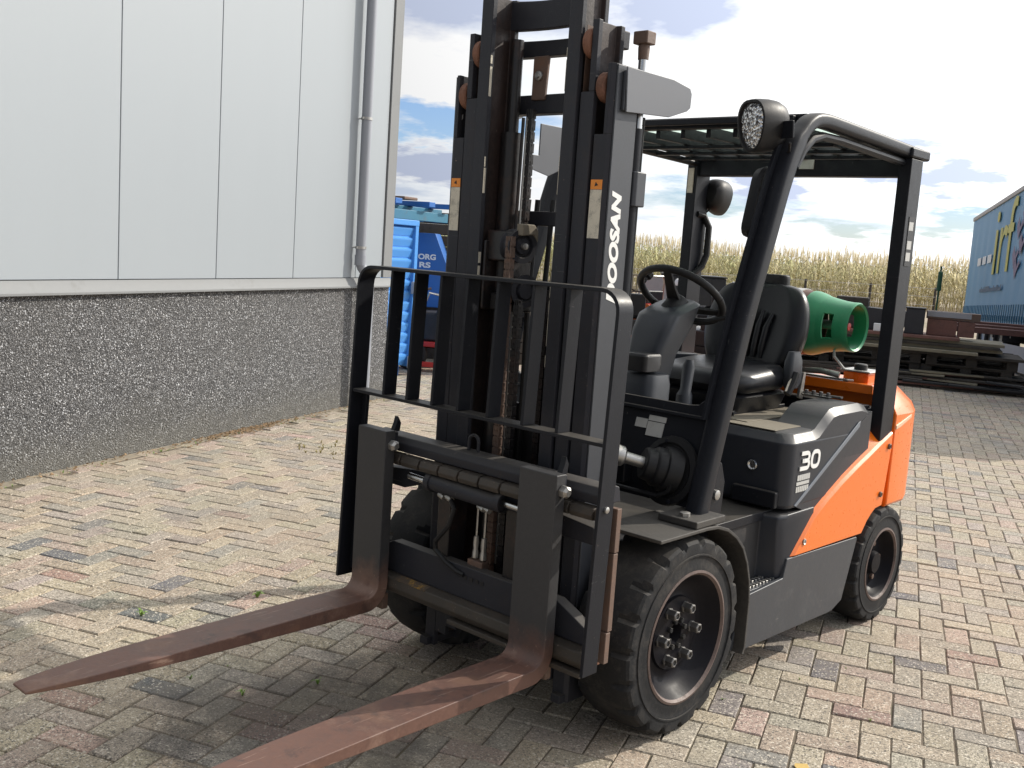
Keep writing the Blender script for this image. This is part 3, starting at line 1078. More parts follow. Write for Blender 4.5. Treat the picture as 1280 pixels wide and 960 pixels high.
simple('crate', 'small black crate of rounded bundles on the red brown sheet', 'crate', 'greysheet', at_pal(-.30, .15, zt), lambda m: [m.box(0, .26, 0, .3, 0, .36), m.box(-.01, .27, -.01, .31, .36, .38)], PANG, .02)
sbm = simple('steel_beam', 'pale edged dark steel beam lying across blocks beside the trailer', 'beam', 'rusty', at_pal(-.02, .3, zt + .235), lambda m: m.box(0, .72, .0, .25, 0, .11), PANG, .006)
MB().box(.01, .60, -.012, -.001, .03, .105).build('pale_face', 'pale', sbm, bevel=.003)
simple('steel_beam', 'short rusty steel block under the pale edged beam', 'beam', 'redbrown', at_pal(.0, .3, zt), lambda m: [m.box(0, .40, .0, .25, 0, .23), m.box(.42, .64, .0, .25, 0, .225)], PANG, .006)
simple('steel_trough', 'grey topped dark trough on the stack behind the guard post', 'trough', 'greysheet', at_pal(-.95, .3, zt), lambda m: m.prism([(0, 0), (.62, 0), (.72, .30), (.05, .33)], 'y', 0, .35), PANG, .01)
simple('timber_block', 'dark brown timber block standing behind the green gas bottle', 'block', 'wood', at_pal(-1.30, .35, zt), lambda m: m.box(0, .46, 0, .35, 0, .46), PANG, .02)
for k in range(3):
    simple('timber', ['red brown timber, front one of three behind the boards', 'red brown timber, middle of three behind the boards', 'red brown timber, rear one of three behind the boards'][k], 'timber', 'redbrown', at_pal(.1, 1.5 + k * .25, .72 + .035 * k), lambda m: m.box(0, 1.7, 0, .2, 0, .09), PANG, .006, 'timbers behind the boards')
pp = thing('plank_pile', 'untidy low pile of loose brown planks in front of the pallet stacks', 'plank pile', at_pal(-.4, -.25, 0), PANG)
rgp = random.Random(31)
for k in range(34):
    L_ = rgp.uniform(.7, 2.3)
    wd_ = rgp.uniform(.08, .16)
    zc_ = .014 + .03 * (k // 5) + rgp.uniform(0, .006)
    mt_ = Matrix.Translation((rgp.uniform(-1.3, 1.9), rgp.uniform(-.22, .22), zc_)) @ rotm('Z', R(rgp.gauss(0, 7))) @ rotm('Y', R(rgp.gauss(0, 1.2)))
    MB().box(-L_ / 2, L_ / 2, -wd_ / 2, wd_ / 2, -.012, .012, mt_).build('plank', rgp.choice(('wood', 'wood', 'redbrown', 'board', 'chassis')), pp, bevel=.002)
simple('pallet_block_pile', 'low dark pile of loose boards at the right foot of the pallet stacks', 'board pile', 'wood', at_pal(.75, .3, 0), lambda m: [m.box(rg.uniform(-.2, .2), 1.3 + rg.uniform(-.2, .3), rg.uniform(0, .4), .6 + rg.uniform(0, .3), .03 * k + .002, .03 * k + .024, rotm('Z', rg.gauss(0, .08))) for k in range(6)], PANG, .002)
simple('dirt_heap', 'low heap of earth at the right end of the pallet stacks', 'earth heap', 'ground', at_pal(1.6, .6, -.02), lambda m: m.lathe([(0, .8), (.05, .62), (.09, .4), (.12, .16), (.125, .01)], (0, 0, 0), (0, 0, 1), 18), 0, 0)
bl = simple('pale_box', 'white plastic cube standing on the stack behind the guard post', 'box', 'white', at_pal(-.72, .05, zt), lambda m: m.box(0, .10, 0, .1, 0, .11), PANG, .006)
# a green survey pole at the field's edge
pol = MB()
pol.cyl((0, 0, 0), (0, 0, 1.75), .022, 8)
pol.lathe([(1.2, .02), (1.22, .05), (1.62, .05), (1.64, .02)], (0, 0, 0), (0, 0, 1), 10)
o = pol.build('marker_post', pmat('post_green', (.03, .10, .05), .6))
o.location = (-6.1, 20.2, 0)
tag(o, 'thin green capped post standing in front of the maize beside the trailer', 'post')

# ------------------------------------------------------------------ machines and stores in the far left yard
def vehicle_wheel(parent, x, y, r, wd, mat='rubber'):
    wh = MB().lathe([(-wd / 2, r * .55), (-wd / 2, r * .86), (-wd * .36, r), (wd * .36, r), (wd / 2, r * .86), (wd / 2, r * .55)], (x, y, r), (0, 1, 0), 22).build('wheel', mat, parent)
    MB().lathe([(-wd * .42, r * .57), (-wd * .2, r * .45), (-wd * .3, .02)], (x, y, r), (0, 1, 0), 16).build('rim', 'zinc', wh)
    return wh


def ride_on(label, loc, rz, body, with_bar=True, hood=.5):
    t = thing('garden_tractor', label, 'garden tractor', loc, rz, 'garden machines in the far yard')
    for x, r in ((.55, .17), (-.5, .24)):
        for y in (-.36, .36):
            vehicle_wheel(t, x, y, r, .16)
    MB().loft([[(x, a, b) for a, b in rrect(0, zc, wy, hz, .05)] for x, wy, zc, hz in ((.85, .36, .50, .26), (.80, .44, .52, .34), (.30, .46, .56, .38), (.12, .46, .56, .40))]).build('hood', body, t)
    MB().prism([(-.85, .30), (.1, .30), (.1, .40), (-.25, .42), (-.35, .52), (-.85, .54)], 'y', -.30, .30).build('chassis', 'chassis', t, bevel=.01)
    MB().box(-.60, -.22, -.22, .22, .54, .62).build('seat', 'vinyl', t, bevel=.03)
    MB().box(-.68, -.58, -.22, .22, .58, .95).build('backrest', 'vinyl', t, bevel=.03)
    MB().lathe([(-.012, .15), (0, .165), (.012, .15), (0, .138), (-.012, .15)], (.0, 0, .90), (-.4, 0, 1), 20).build('steering_wheel', 'softrubber', t)
    MB().cyl((.12, 0, .66), (0, 0, .90), .02, 8).build('steering_column', 'chassis', t)
    MB().prism([(-.25, .14), (.4, .14), (.4, .24), (-.25, .26)], 'y', -.48, .48).build('mower_deck', body, t, bevel=.02)
    if with_bar:
        MB().tube([(-.55, -.30, .54), (-.60, -.30, 1.12), (-.60, -.25, 1.2), (-.60, .25, 1.2), (-.60, .30, 1.12), (-.55, .30, .54)], .022, 8).build('roll_bar', 'zinc', t)
    return t


ride_on('grey garden tractor with a bright roll bar in front of the black box', (-7.15, 12.9, 0), R(160), 'chassis')
ride_on('red bonnet garden tractor seen through the steering wheel', (-7.75, 12.6, 0), R(200), 'red', False)
ride_on('orange garden tractor farthest left beside the wire crate', (-7.72, 11.2, 0), R(120), 'orange2', False)
ride_on('orange garden tractor parked behind the red bonnet one', (-8.9, 12.6, 0), R(170), 'orange2', True)


def engine_unit(label, loc, rz, s, mat):
    t = thing('engine', label, 'engine', loc, rz, 'engines and pumps on the yard floor')
    MB().box(-.3 * s, .3 * s, -.2 * s, .2 * s, .12 * s, .42 * s).build('engine_block', mat, t, bevel=.03 * s)
    MB().lathe([(-.12 * s, .02), (-.12 * s, .17 * s), (.02 * s, .17 * s), (.02 * s, .12 * s), (.06 * s, .1 * s), (.06 * s, .0)], (.28 * s, 0, .32 * s), (1, 0, 0), 18).build('fan_housing', 'zinc', t)
    MB().cyl((-.1 * s, -.12 * s, .40 * s), (-.1 * s, -.12 * s, .62 * s), .035 * s, 10).build('exhaust', 'rusty', t)
    MB().lathe([(-.09 * s, .0), (-.09 * s, .09 * s), (.09 * s, .09 * s), (.09 * s, 0)], (.05 * s, .05 * s, .5 * s), (0, 1, 0), 16).build('tank', 'chassis', t)
    for y in (-.18, .18):
        MB().box(-.36 * s, .36 * s, y * s - .03, y * s + .03, 0, .12 * s).build('skid', 'chassis', t)
    return t


rg = random.Random(21)
for k, (x, y, s, mt, lb) in enumerate(((-7.35, 10.7, .8, 'orange2', 'orange engine nearest the dashboard in the far yard'), (-7.85, 10.75, .75, 'zinc', 'bare metal engine left of the orange one'),
                                       (-8.3, 11.6, .9, 'red', 'red engine behind the bare metal one'), (-6.85, 12.2, .9, 'chassis', 'black engine right of the garden tractors'),
                                       (-8.5, 13.6, 1.0, 'zinc', 'grey engine standing before the pale sheet'), (-6.55, 13.0, .8, 'pale', 'pale engine nearest the seat back'))):
    engine_unit(lb, (x, y, 0), rg.uniform(0, 6.28), s, mt)

bx = thing('storage_box', 'large black storage box in front of the maize behind the machines', 'storage box', (-9.75, 16.05, 0), R(42))
MB().box(-.62, .62, -.5, .5, .25, 1.18).build('body', 'greysheet', bx, bevel=.02)
MB().box(-.64, .64, -.52, .52, 1.183, 1.215).build('lid', 'greysheet', bx, bevel=.008)
for sx in (-.5, .5):
    MB().box(sx - .06, sx + .06, -.45, .45, 0, .248).build('foot', 'wood', bx)
for k in range(4):
    MB().box(-.45 + k * .26, -.40 + k * .26, -.515, -.503, .28, 1.15).build('rib', 'greysheet', bx)
sh = MB()
sh.box(-.23, .23, -.015, .015, .35, 1.17)
sh.box(-.21, -.17, -.02, .02, 0, .36)
sh.box(.17, .21, -.02, .02, 0, .36)
sh.prism([(-.015, .36), (.25, 0), (.29, 0), (.015, .45)], 'x', -.2, -.17)
sh.prism([(-.015, .36), (.25, 0), (.29, 0), (.015, .45)], 'x', .17, .2)
o = sh.build('sheet_panel', 'pale', None, bevel=.004)
o.location = (-9.16, 13.85, 0)
o.rotation_euler = (0, 0, R(42))
tag(o, 'pale grey sheet panel on feet seen through the steering wheel rim', 'panel')
wh_ = MB()
wh_.lathe([(0, .23), (.02, .235), (.12, .20), (.16, .08), (.165, .0)], (0, 0, 1.02), (0, 0, 1), 20)
wh_.cyl((0, 0, 0), (0, 0, 1.03), .03, 8)
o = wh_.build('marker_cone', 'white', None)
o.location = (-8.78, 14.3, 0)
tag(o, 'white domed cap on a pole between the guard post and the black box', 'post')
rk = thing('wire_crate', 'tall rusty wire crate at the left edge of the far yard', 'crate', (-10.3, 14.3, 0), R(42))
for sx in (-.5, -.25, 0, .25, .5):
    for sy in (-.4, .4):
        MB().cyl((sx, sy, 0), (sx, sy, 1.15), .016, 6).build('upright', 'board', rk)
for z in (.2, .55, .85, 1.15):
    m_ = MB()
    m_.tube([(-.5, -.4, z), (.5, -.4, z), (.5, .4, z), (-.5, .4, z), (-.5, -.4, z)], .014, 6)
    m_.build('rail', 'board', rk)
fn = thing('wire_fence', 'low wooden post and wire fence along the edge of the maize', 'fence', base_cam + h0 * 40 - ph * 14, math.atan2(ph.y, ph.x))
for k in range(13):
    MB().cyl((k * 2.5, 0, 0), (k * 2.5, 0, 1.05), .05, 8).build('post', 'wood', fn)
for z in (.35, .68, 1.0):
    MB().cyl((0, -.055, z), (30, -.055, z), .008, 5).build('wire', 'zinc', fn)
# ------------------------------------------------------------------ blue skip and scrap behind the building corner
sk = thing('blue_skip', 'bright blue ribbed steel skip just beyond the corner of the hall', 'skip', (-6.63, 5.26, 0), math.atan2(.955, -.297))
# local x runs away along the face, y away from the yard
MB().box(-1.9, -.07, .03, 1.8, .12, 1.72).build('body', 'blue', sk, bevel=.006)
for k in range(13):
    z = .14 + k * .122
    MB().prism([(.03, z), (.022, z + .010), (.004, z + .080), (.004, z + .098), (.03, z + .112)], 'x', -1.9, -.07).build('side_rib', 'blue', sk, sharp=8)
MB().box(-.07, 0, -.025, 1.82, .10, 1.75).build('corner_post', 'blue', sk, bevel=.006)
MB().box(-1.9, 0, -.03, .04, 1.725, 1.79).build('top_rail', 'blue', sk, bevel=.008)
for z in (.16, 1.02):
    MB().box(-.13, .03, -.075, -.03, z - .07, z + .07).build('hinge', 'pale', sk, bevel=.01)
for x in (-1.7, -.25):
    MB().box(x - .08, x + .08, .05, 1.7, 0, .118).build('skid', 'bluedark', sk)
put_text('11', .1, frame((-.92, -.0225, 1.615), (1, 0, 0), (0, 0, 1)), 'white', sk, .001, fit=(.10, .07))
fr = thing('beam_stack', 'faded blue steel beams stacked on the blue skip', 'beam stack', (-6.63, 5.26, 1.795), math.atan2(.955, -.297))
for k, (a, b, y0, z0, hh) in enumerate(((-1.9, .9, .1, 0, .11), (-1.7, 1.0, .5, .0, .10), (-1.8, 1.1, .3, .115, .05))):
    MB().box(a, b, y0, y0 + .16, z0, z0 + hh).build('beam', 'teal', fr, bevel=.006)
for x in (-1.2, -.5, .25, .75):
    MB().box(x, x + .14, .0, .85, .167, .225).build('cross_member', 'bluedark', fr, bevel=.004)
MB().box(-.15, .15, .1, .4, .226, .26).build('cap', 'rusty', fr, bevel=.01)
hp = thing('blue_hopper', 'dark blue sloped hopper with white lettering behind the blue skip', 'hopper', (-7.35, 6.1, 0), R(42))
MB().loft([[(-.75, -.3, .75), (.42, -.3, .75), (.42, .5, .75), (-.75, .5, .75)], [(-.75, -.3, 1.05), (.38, -.3, 1.05), (.38, .5, 1.05), (-.75, .5, 1.05)], [(-.75, -.3, 1.66), (.12, -.3, 1.66), (.12, .5, 1.66), (-.75, .5, 1.66)]]).build('bin', 'bluedark', hp, bevel=.008)
for sx in (-.6, .30):
    for sy in (-.22, .42):
        MB().box(sx - .04, sx + .04, sy - .04, sy + .04, 0, .748).build('leg', 'bluedark', hp)
put_text('ORG', .1, frame((-.08, -.304, 1.335), (1, 0, 0), (0, 0, 1)), 'white', hp, .001, fit=(.22, .07), offset=.004)
put_text('RS', .1, frame((-.06, -.304, 1.235), (1, 0, 0), (0, 0, 1)), 'white', hp, .001, fit=(.14, .07), offset=.004)
wp = simple('timber_pile', 'brown weathered timber pile behind the blue hopper', 'timber pile', 'wood', (-7.6, 7.0, 0), lambda m: [m.box(-.9, .9, -.2, .5, .15 * k + .004, .15 * k + .142) for k in range(13)], R(42), .01)
sc1 = thing('scrap_machine', 'dark machine with red frame parked beside the blue skip', 'machine', (-6.9, 5.85, 0), R(30))
vehicle_wheel(sc1, -.2, -.2, .2, .12)
vehicle_wheel(sc1, .28, -.1, .16, .1)
MB().box(-.4, .5, -.25, .25, .30, .36).build('bed_frame', 'red', sc1, bevel=.01)
MB().box(-.3, .2, -.2, .2, .36, .72).build('engine_block', 'chassis', sc1, bevel=.04)
MB().lathe([(-.1, 0), (-.1, .12), (.1, .12), (.1, 0)], (.3, -.05, .55), (0, 1, 0), 16).build('flywheel', 'zinc', sc1)
for k in range(3):
    MB().tube([(-.3 + .2 * k, -.2, .7), (-.2 + .2 * k, -.22, .95), (.0 + .15 * k, -.15, 1.0 - .08 * k)], .016, 6).build('lever', ['rusty', 'zinc', 'chassis'][k], sc1)
MB().box(.42, .48, -.3, -.24, .2, 1.0).build('mast_post', 'chassis', sc1)
MB().prism([(-.14, -.05), (.02, -.16), (.10, .02), (-.04, .13)], 'x', .40, .42, Matrix.Translation((0, -.27, 1.05))).build('warning_board', 'red', sc1)
MB().prism([(-.09, -.02), (.0, -.10), (.03, -.03), (-.05, .05)], 'x', .425, .43, Matrix.Translation((0, -.25, 1.09))).build('white_stripe', 'white', sc1)
simple('drawbar', 'rusty red drawbar lying on the sandy ground before the scrap machine', 'drawbar', 'red', (-6.55, 5.75, 0), lambda m: [m.box(-.35, .35, -.03, .03, .06, .12), m.box(-.35, -.29, -.03, .03, 0, .06), m.box(.29, .35, -.12, .12, 0, .13)], R(35), .006)

# ------------------------------------------------------------------ the forklift (front towards -y, its left side towards +x)
FL = thing('forklift', 'black and orange forklift truck with raised rusty forks standing on the paving', 'forklift')
X3 = Matrix.Identity(4)


# --- wheels
def tyre(xc, zc, yc, rad, rimr, wd, side, lugs, parent):
    """solid tyre with slanted shoulder lugs; side = +1 outer face to +x"""
    nl = 8
    N_ = lugs * nl
    prof = [(-.5, rimr), (-.5, rimr + .02), (-.485, rimr + .035), (-.49, rad * .80), (-.5, rad * .87), (-.485, rad * .945), (-.455, rad * .972), (-.36, rad * .992), (-.22, rad), (-.08, rad * 1.003),
            (.08, rad * 1.003), (.22, rad), (.36, rad * .992), (.455, rad * .972), (.485, rad * .945), (.5, rad * .87), (.49, rad * .80), (.485, rimr + .035), (.5, rimr + .02), (.5, rimr)]
    mb = MB()
    rings = []
    for h, r in prof:
        ring = []
        for k in range(N_):
            rr = r
            a = 2 * math.pi * k / N_
            if r > rad * .86:
                sh = abs(h)
                off = .5 * (1 if h > 0 else 0)
                fr_ = ((k / nl + off + .55 * sh) % 1.0)
                wdt = .20 * max(0, (sh - .22) / .28)
                if fr_ < wdt and sh > .21:
                    rr = r - .017 * (rad / .34) * min(1, (sh - .15) / .15)
                    rr = max(rr, rad * .855)
            y = yc + rr * math.cos(a)
            z = zc + rr * math.sin(a)
            if z < .0:
                z = 0.0
            ring.append((xc + side * h * wd, y, z))
        rings.append(ring)
    mb.loft(rings, caps=False)
    return mb.build('tyre', 'rubber', parent, sharp=24)


def wheel(xo, yc, rad, rimr, wd, side, front):
    """xo: outer face of the tyre"""
    s = side
    P = lambda d: d                                # along the axle from the outer face inwards
    prof = [(.012, rimr + .006), (-.002, rimr + .004), (-.004, rimr - .004), (.004, rimr - .012)]
    hub = MB()
    ax = (-s, 0, 0)
    c = (xo, yc, rad - .003)
    if front:
        hub.lathe([(.004, rimr - .010), (.016, rimr - .020), (.036, rimr - .034), (.058, rimr - .056), (.066, rimr - .078), (.060, rimr - .095), (.050, .125), (.048, .088), (.048, .036), (.062, .032), (.085, .026), (.085, .0005)], c, ax, 48)
    else:
        hub.lathe([(.004, rimr - .010), (.016, rimr - .018), (.045, rimr - .026), (.060, rimr - .045), (.055, rimr - .060), (.058, .060), (.030, .050), (.022, .046), (.020, .0005)], c, ax, 40)
    o = hub.build('wheel', 'rim', FL, sharp=40)
    MB().lathe(prof, c, ax, 56).build('rim_edge', 'rimedge', o)
    # back dish so that nothing shows through
    MB().lathe([(.142, .0005), (.142, rimr), (wd, rimr)], c, ax, 40).build('rim_back', 'rim', o)
    t = tyre(xo - s * wd / 2, rad - .003, yc, rad, rimr, wd, s, 19 if front else 18, o)
    # raised rings on the sidewall
    MB().lathe([(.003, rad * .84), (-.003, rad * .835), (-.003, rad * .82), (.004, rad * .815)], c, ax, 64).build('sidewall_ring', 'rubber', o)
    if front:
        for k in range(6):
            a = 2 * math.pi * (k + .04) / 6
            y, z = yc + .094 * math.cos(a), rad - .003 + .094 * math.sin(a)
            m_ = MB()
            m_.lathe([(.048, .022), (.043, .021), (.041, .0185), (.016, .0185), (.013, .016), (.012, .0105), (.020, .010), (.020, .0005)], (xo, y, z), ax, 6)
            m_.build('lug_nut', 'nut', o, bevel=.0015)
        for k in range(8):
            a = 2 * math.pi * (k + .4) / 8
            y, z = yc + .047 * math.cos(a), rad - .003 + .047 * math.sin(a)
            MB().lathe([(.049, .010), (.038, .010), (.036, .008), (.036, .0005)], (xo, y, z), ax, 6).build('hub_bolt', 'rubber', o)
    else:
        for k in range(5):
            a = 2 * math.pi * (k + .1) / 5
            y, z = yc + .085 * math.cos(a), rad - .003 + .085 * math.sin(a)
            MB().lathe([(.058, .014), (.044, .013), (.042, .0005)], (xo, y, z), ax, 6).build('lug_nut', 'rusty', o)
    return o


wheel(.600, 0, .338, .224, .23, 1, True)
wheel(-.600, 0, .338, .224, .23, -1, True)
wheel(.566, 1.662, .268, .165, .17, 1, False)
wheel(-.566, 1.662, .268, .165, .17, -1, False)

# --- frame, axle, underside
fm = MB()
fm.box(-.36, .36, -.10, .16, .16, .60)
fm.box(-.40, .40, .16, 1.95, .17, .62)
fm.cyl((-.5, 1.662, .268), (.5, 1.662, .268), .06, 12)
fm.cyl((-.5, 0, .335), (.5, 0, .335), .10, 16)
fm.box(-.47, .47, .40, 1.38, .30, .60)
fm.build('chassis', 'chassis', FL)

# --- side plates with the step (left and mirrored right)
for s in (1, -1):
    mir = None if s == 1 else (lambda co: Vector((-co.x, co.y, co.z)))
    MB().prism([(.362, .186), (.372, .172), (.40, .163), (1.17, .146), (1.20, .148), (1.285, .176), (1.378, .430), (1.372, .441), (.742, .458), (.722, .385), (.43, .372)], 'x', .545, .562).build('side_plate', 'skirt', FL, bevel=.004, xf=mir)
    MB().box(.40, .5445, .43, .722, .358, .376).build('step', 'skirt', FL, bevel=.003, xf=mir)
    tr = MB()
    for i in range(4):
        for j in range(11):
            tr.cbox((.425 + .033 * i, .447 + .0255 * j, .379), (.020, .012, .008))
    tr.build('step_tread', 'zinc', FL, bevel=.0015, xf=mir)
    # shroud above the step
    MB().loft([[(.38, .40, z0), (.425, .43, z0), (.445, .60, z0), (.47, .665, z0), (.535, .725 + k_, z0), (.553, .76 + k_, z0), (.553, .95, z0), (.38, .95, z0)] for z0, k_ in ((.377, -.02), (.46, -.03), (.585, -.045), (.622, -.04), (.634, -.02))]).build('side_shroud', 'plastic', FL, bevel=.008, xf=mir)
    # fender: flat plate and the arch behind the wheel
    pts = [(-.215, .703), (.06, .703), (.13, .698), (.20, .676), (.262, .640), (.315, .593), (.355, .530), (.385, .455), (.398, .375), (.398, .20), (.385, .175)]
    MB().ribbon(pts, 'x', .36, .605, -.012).build('fender', 'dustblack', FL, bevel=.003, xf=mir)
    MB().prism([(-.10, .60), (.2, .60), (.28, .5), (.30, .3), (.16, .2), (-.1, .2)], 'x', .34, .355).build('wheel_housing', 'black', FL, xf=mir)
    # post foot plate on the fender
    MB().box(.445, .600, -.005, .175, .704, .728).build('post_foot', 'dustblack', FL, bevel=.004, xf=mir)
    MB().lathe([(0, .019), (.012, .019), (.014, .015), (.014, .0)], (.525, .035, .7285), (0, 0, 1), 6).build('bolt', 'zinc', FL, xf=mir)
    MB().prism([(.18, .66), (.29, .66), (.30, .81), (.27, .88), (.225, .90), (.18, .80)], 'x', .500, .512).build('gusset', 'black', FL, bevel=.003, xf=mir)
    MB().lathe([(0, .018), (.008, .018), (.010, .012), (.010, 0)], (.5125, .245, .77), (1, 0, 0), 10).build('bolt', 'zinc', FL, xf=mir)

# floor between cowl and hood, dark inner front of the hood
MB().box(-.48, .48, .10, .74, .604, .640).build('floor_plate', 'black', FL, bevel=.003)

# --- hood
hd = MB()
hd.loft([[(a, b, z) for a, b in rrect(0, (y0 + 1.44) / 2, 2 * hx, 1.44 - y0, .055, 5)] for z, hx, y0 in ((.648, .540, .71), (.662, .548, .70), (.905, .546, .702), (.938, .522, .732), (.943, .51, .75))])
hood = hd.build('hood', 'plastic', FL, bevel=.012, seg=3, sharp=32)
for s in (1, -1):
    mir = None if s == 1 else (lambda co: Vector((-co.x, co.y, co.z)))
    # raised rear shoulder of the hood
    rr_ = []
    for x, dz, dy in ((.29, -.085, .06), (.355, 0, 0), (.520, 0, 0), (.5445, -.030, .0), (.545, -.10, -.01)):
        top = [(.875 + dy, .93), (.945 + dy, .945), (1.005 + dy, .985), (1.055 + dy, 1.016), (1.10 + dy, 1.022), (1.32, 1.024), (1.385, 1.010), (1.415, .98), (1.415, .86), (.875 + dy, .86)]
        rr_.append([(x, y, max(.85, z + dz) if z > .87 else z - .01) for y, z in top])
    MB().loft(rr_).build('hood_shoulder', 'plastic', FL, bevel=.012, seg=4, sharp=30, xf=mir)
    # pressed line rising along the hood side
    MB().prism([(.775, .662), (.792, .655), (1.30, .928), (1.305, .952), (1.29, .948)], 'x', .5465, .5515).build('hood_line', 'line', FL, bevel=.0015, xf=mir)
    # dark lower panel behind the line
    MB().prism([(.80, .652), (.935, .608), (1.42, .80), (1.42, .985), (1.315, .945)], 'x', .40, .5468).build('hood_side', 'plastic', FL, xf=mir)
MB().box(-.30, .30, .80, 1.36, .9435, .9500).build('hood_mat', 'dusty', FL, bevel=.002)
MB().box(-.46, .46, .735, .95, .9432, .9465).build('hood_mat', 'dusty', FL, bevel=.002)
# catch on the hood's rear edge
lt = MB()
lt.box(.24, .44, 1.335, 1.355, 1.026, 1.036)
lt.box(.27, .40, 1.30, 1.37, 1.025, 1.031)
for k in range(4):
    lt.cyl((.285 + .034 * k, 1.32, 1.03), (.285 + .034 * k, 1.32, 1.048), .009, 8)
lt.build('hood_catch', 'nut', FL, bevel=.002)
# lock cylinder on the hood's front
MB().lathe([(.0, .021), (-.008, .021), (-.010, .017), (-.006, .012), (-.006, .0)], (.40, .697, .805), (0, 1, 0), 18).build('lock', 'chrome', FL)
MB().box(.33, .52, .672, .698, .655, .72).build('hood_hinge', 'black', FL, bevel=.006)
fx = frame((.5485, .786, .797), (0, 1, -.015), (0, .06, 1))


def stroke(path, wdt, closed=False, th=.003):
    mb = MB()
    n = len(path)
    P = [Vector((p[0], p[1])) for p in path]
    L, Q = [], []
    for i in range(n):
        a = P[(i - 1) % n] if closed or i else None
        c_ = P[(i + 1) % n] if closed or i < n - 1 else None
        d = ((P[i] - a).normalized() if a is not None else Vector((0, 0))) + ((c_ - P[i]).normalized() if c_ is not None else Vector((0, 0)))
        d.normalize()
        nn = Vector((-d.y, d.x)) * wdt / 2
        L.append(P[i] + nn)
        Q.append(P[i] - nn)
    rings = [[fx @ Vector((l.x, l.y, 0)), fx @ Vector((l.x, l.y, th)), fx @ Vector((q.x, q.y, th)), fx @ Vector((q.x, q.y, 0))] for l, q in zip(L, Q)]
    if closed:
        rings.append(rings[0])
    mb.loft(rings, caps=not closed)
    return mb


def arc(cx, cy_, r, a0, a1, n=6):
    return [(cx + r * math.cos(R(a0 + (a1 - a0) * k / n)), cy_ + r * math.sin(R(a0 + (a1 - a0) * k / n))) for k in range(n + 1)]


hh = .076
r3 = (hh - .016) / 4
stroke([(.006, hh - .008)] + arc(.056, hh - .008 - r3, r3, 90, -90) + [(.020, hh / 2)], .0155).build('model_number', 'white', FL)
stroke([(.030, hh / 2 - .0001)] + arc(.058, .008 + r3, r3, 90, -90) + [(.003, .008)], .0155, th=.0037).build('model_number', 'white', FL)
zero = [(x + .128, y + hh / 2) for x, y in rrect(0, 0, .062, hh - .016, .022, 4)]
stroke(zero, .016, True).build('model_number', 'white', FL)
bd = MB()
for k in range(6):
    bd.box(.548, .5495, .782 + k * .0175, .782 + k * .0175 + .0155, .758, .780)
for k in range(7):
    bd.box(.548, .5495, .778 + k * .015, .778 + k * .015 + .012, .712, .734)
bd.box(.548, .5492, .778, .883, .7395, .7525)
bd.build('small_badge', 'label', FL)

# --- orange side covers and counterweight
for s in (1, -1):
    mir = None if s == 1 else (lambda co: Vector((-co.x, co.y, co.z)))
    out = [(.772, .458), (.934, .606), (1.05, .664), (1.171, .718), (1.30, .767), (1.428, .812), (1.518, .846), (1.640, .888), (1.640, .80), (1.601, .545), (1.53, .540), (1.495, .522), (1.455, .495), (1.425, .462), (1.408, .445)]
    sc_ = MB()
    ins = [(.795, .462), (.94, .595), (1.05, .652), (1.171, .705), (1.30, .754), (1.428, .799), (1.518, .833), (1.628, .872), (1.628, .80), (1.592, .552), (1.525, .546), (1.49, .528), (1.45, .50), (1.42, .468), (1.405, .452)]
    sc_.loft([[(.43, y, z) for y, z in out], [(.552, y, z) for y, z in out], [(.566, y, z) for y, z in ins]])
    ob = sc_.build('side_cover', 'orange', FL, bevel=.003, sharp=28, xf=mir)
    # shoulder that slopes in to the hood
    crease = [(.934, .606), (1.05, .664), (1.171, .718), (1.30, .767), (1.428, .812), (1.518, .846)]
    inner = [(.88, .620), (.985, .700), (1.11, .778), (1.235, .842), (1.36, .888), (1.518, .885)]
    MB().loft([[(.553, y, z) for y, z in crease], [(.506, y, z + .004) for y, z in inner], [(.45, y, z - .06) for y, z in inner], [(.45, y, z - .03) for y, z in crease]], caps=True).build('cover_shoulder', 'orange', FL, sharp=35, xf=mir)
    for y, z in ((1.595, .818), (1.555, .606)):
        MB().lathe([(0, .0125), (.007, .0125), (.010, .009), (.006, .006), (.006, 0)], (.5665, y, z), (1, 0, 0), 12).build('cover_bolt', 'rusty', ob, xf=mir)
    MB().lathe([(0, .013), (.004, .013), (.005, .009), (.0025, .007), (.0025, 0)], (.5665, .86, .507), (1, 0, 0), 12).build('cover_bolt', 'zinc', ob, xf=mir)


def cw_outline(y1, w, r):
    """plan of the counterweight: straight flanks, rounded tail"""
    pts = [(-w, 1.648), (w, 1.648)]
    side = [(w, 1.835), (w - .028, 1.93), (w - .12, 2.03), (w - .26, y1 - .02), (w - .42, y1)]
    return pts + side + [(-x, y) for x, y in side[::-1]]


cw = MB()
lv = [(.530, .552, 2.10), (.545, .565, 2.13), (.952, .565, 2.13), (.990, .545, 2.11), (1.062, .455, 2.0)]
cw.loft([[(x, y, z) for x, y in cw_outline(y1, w_, .1)] for z, w_, y1 in lv])
cwo = cw.build('counterweight', 'orange', FL, bevel=.006, seg=3, sharp=24)
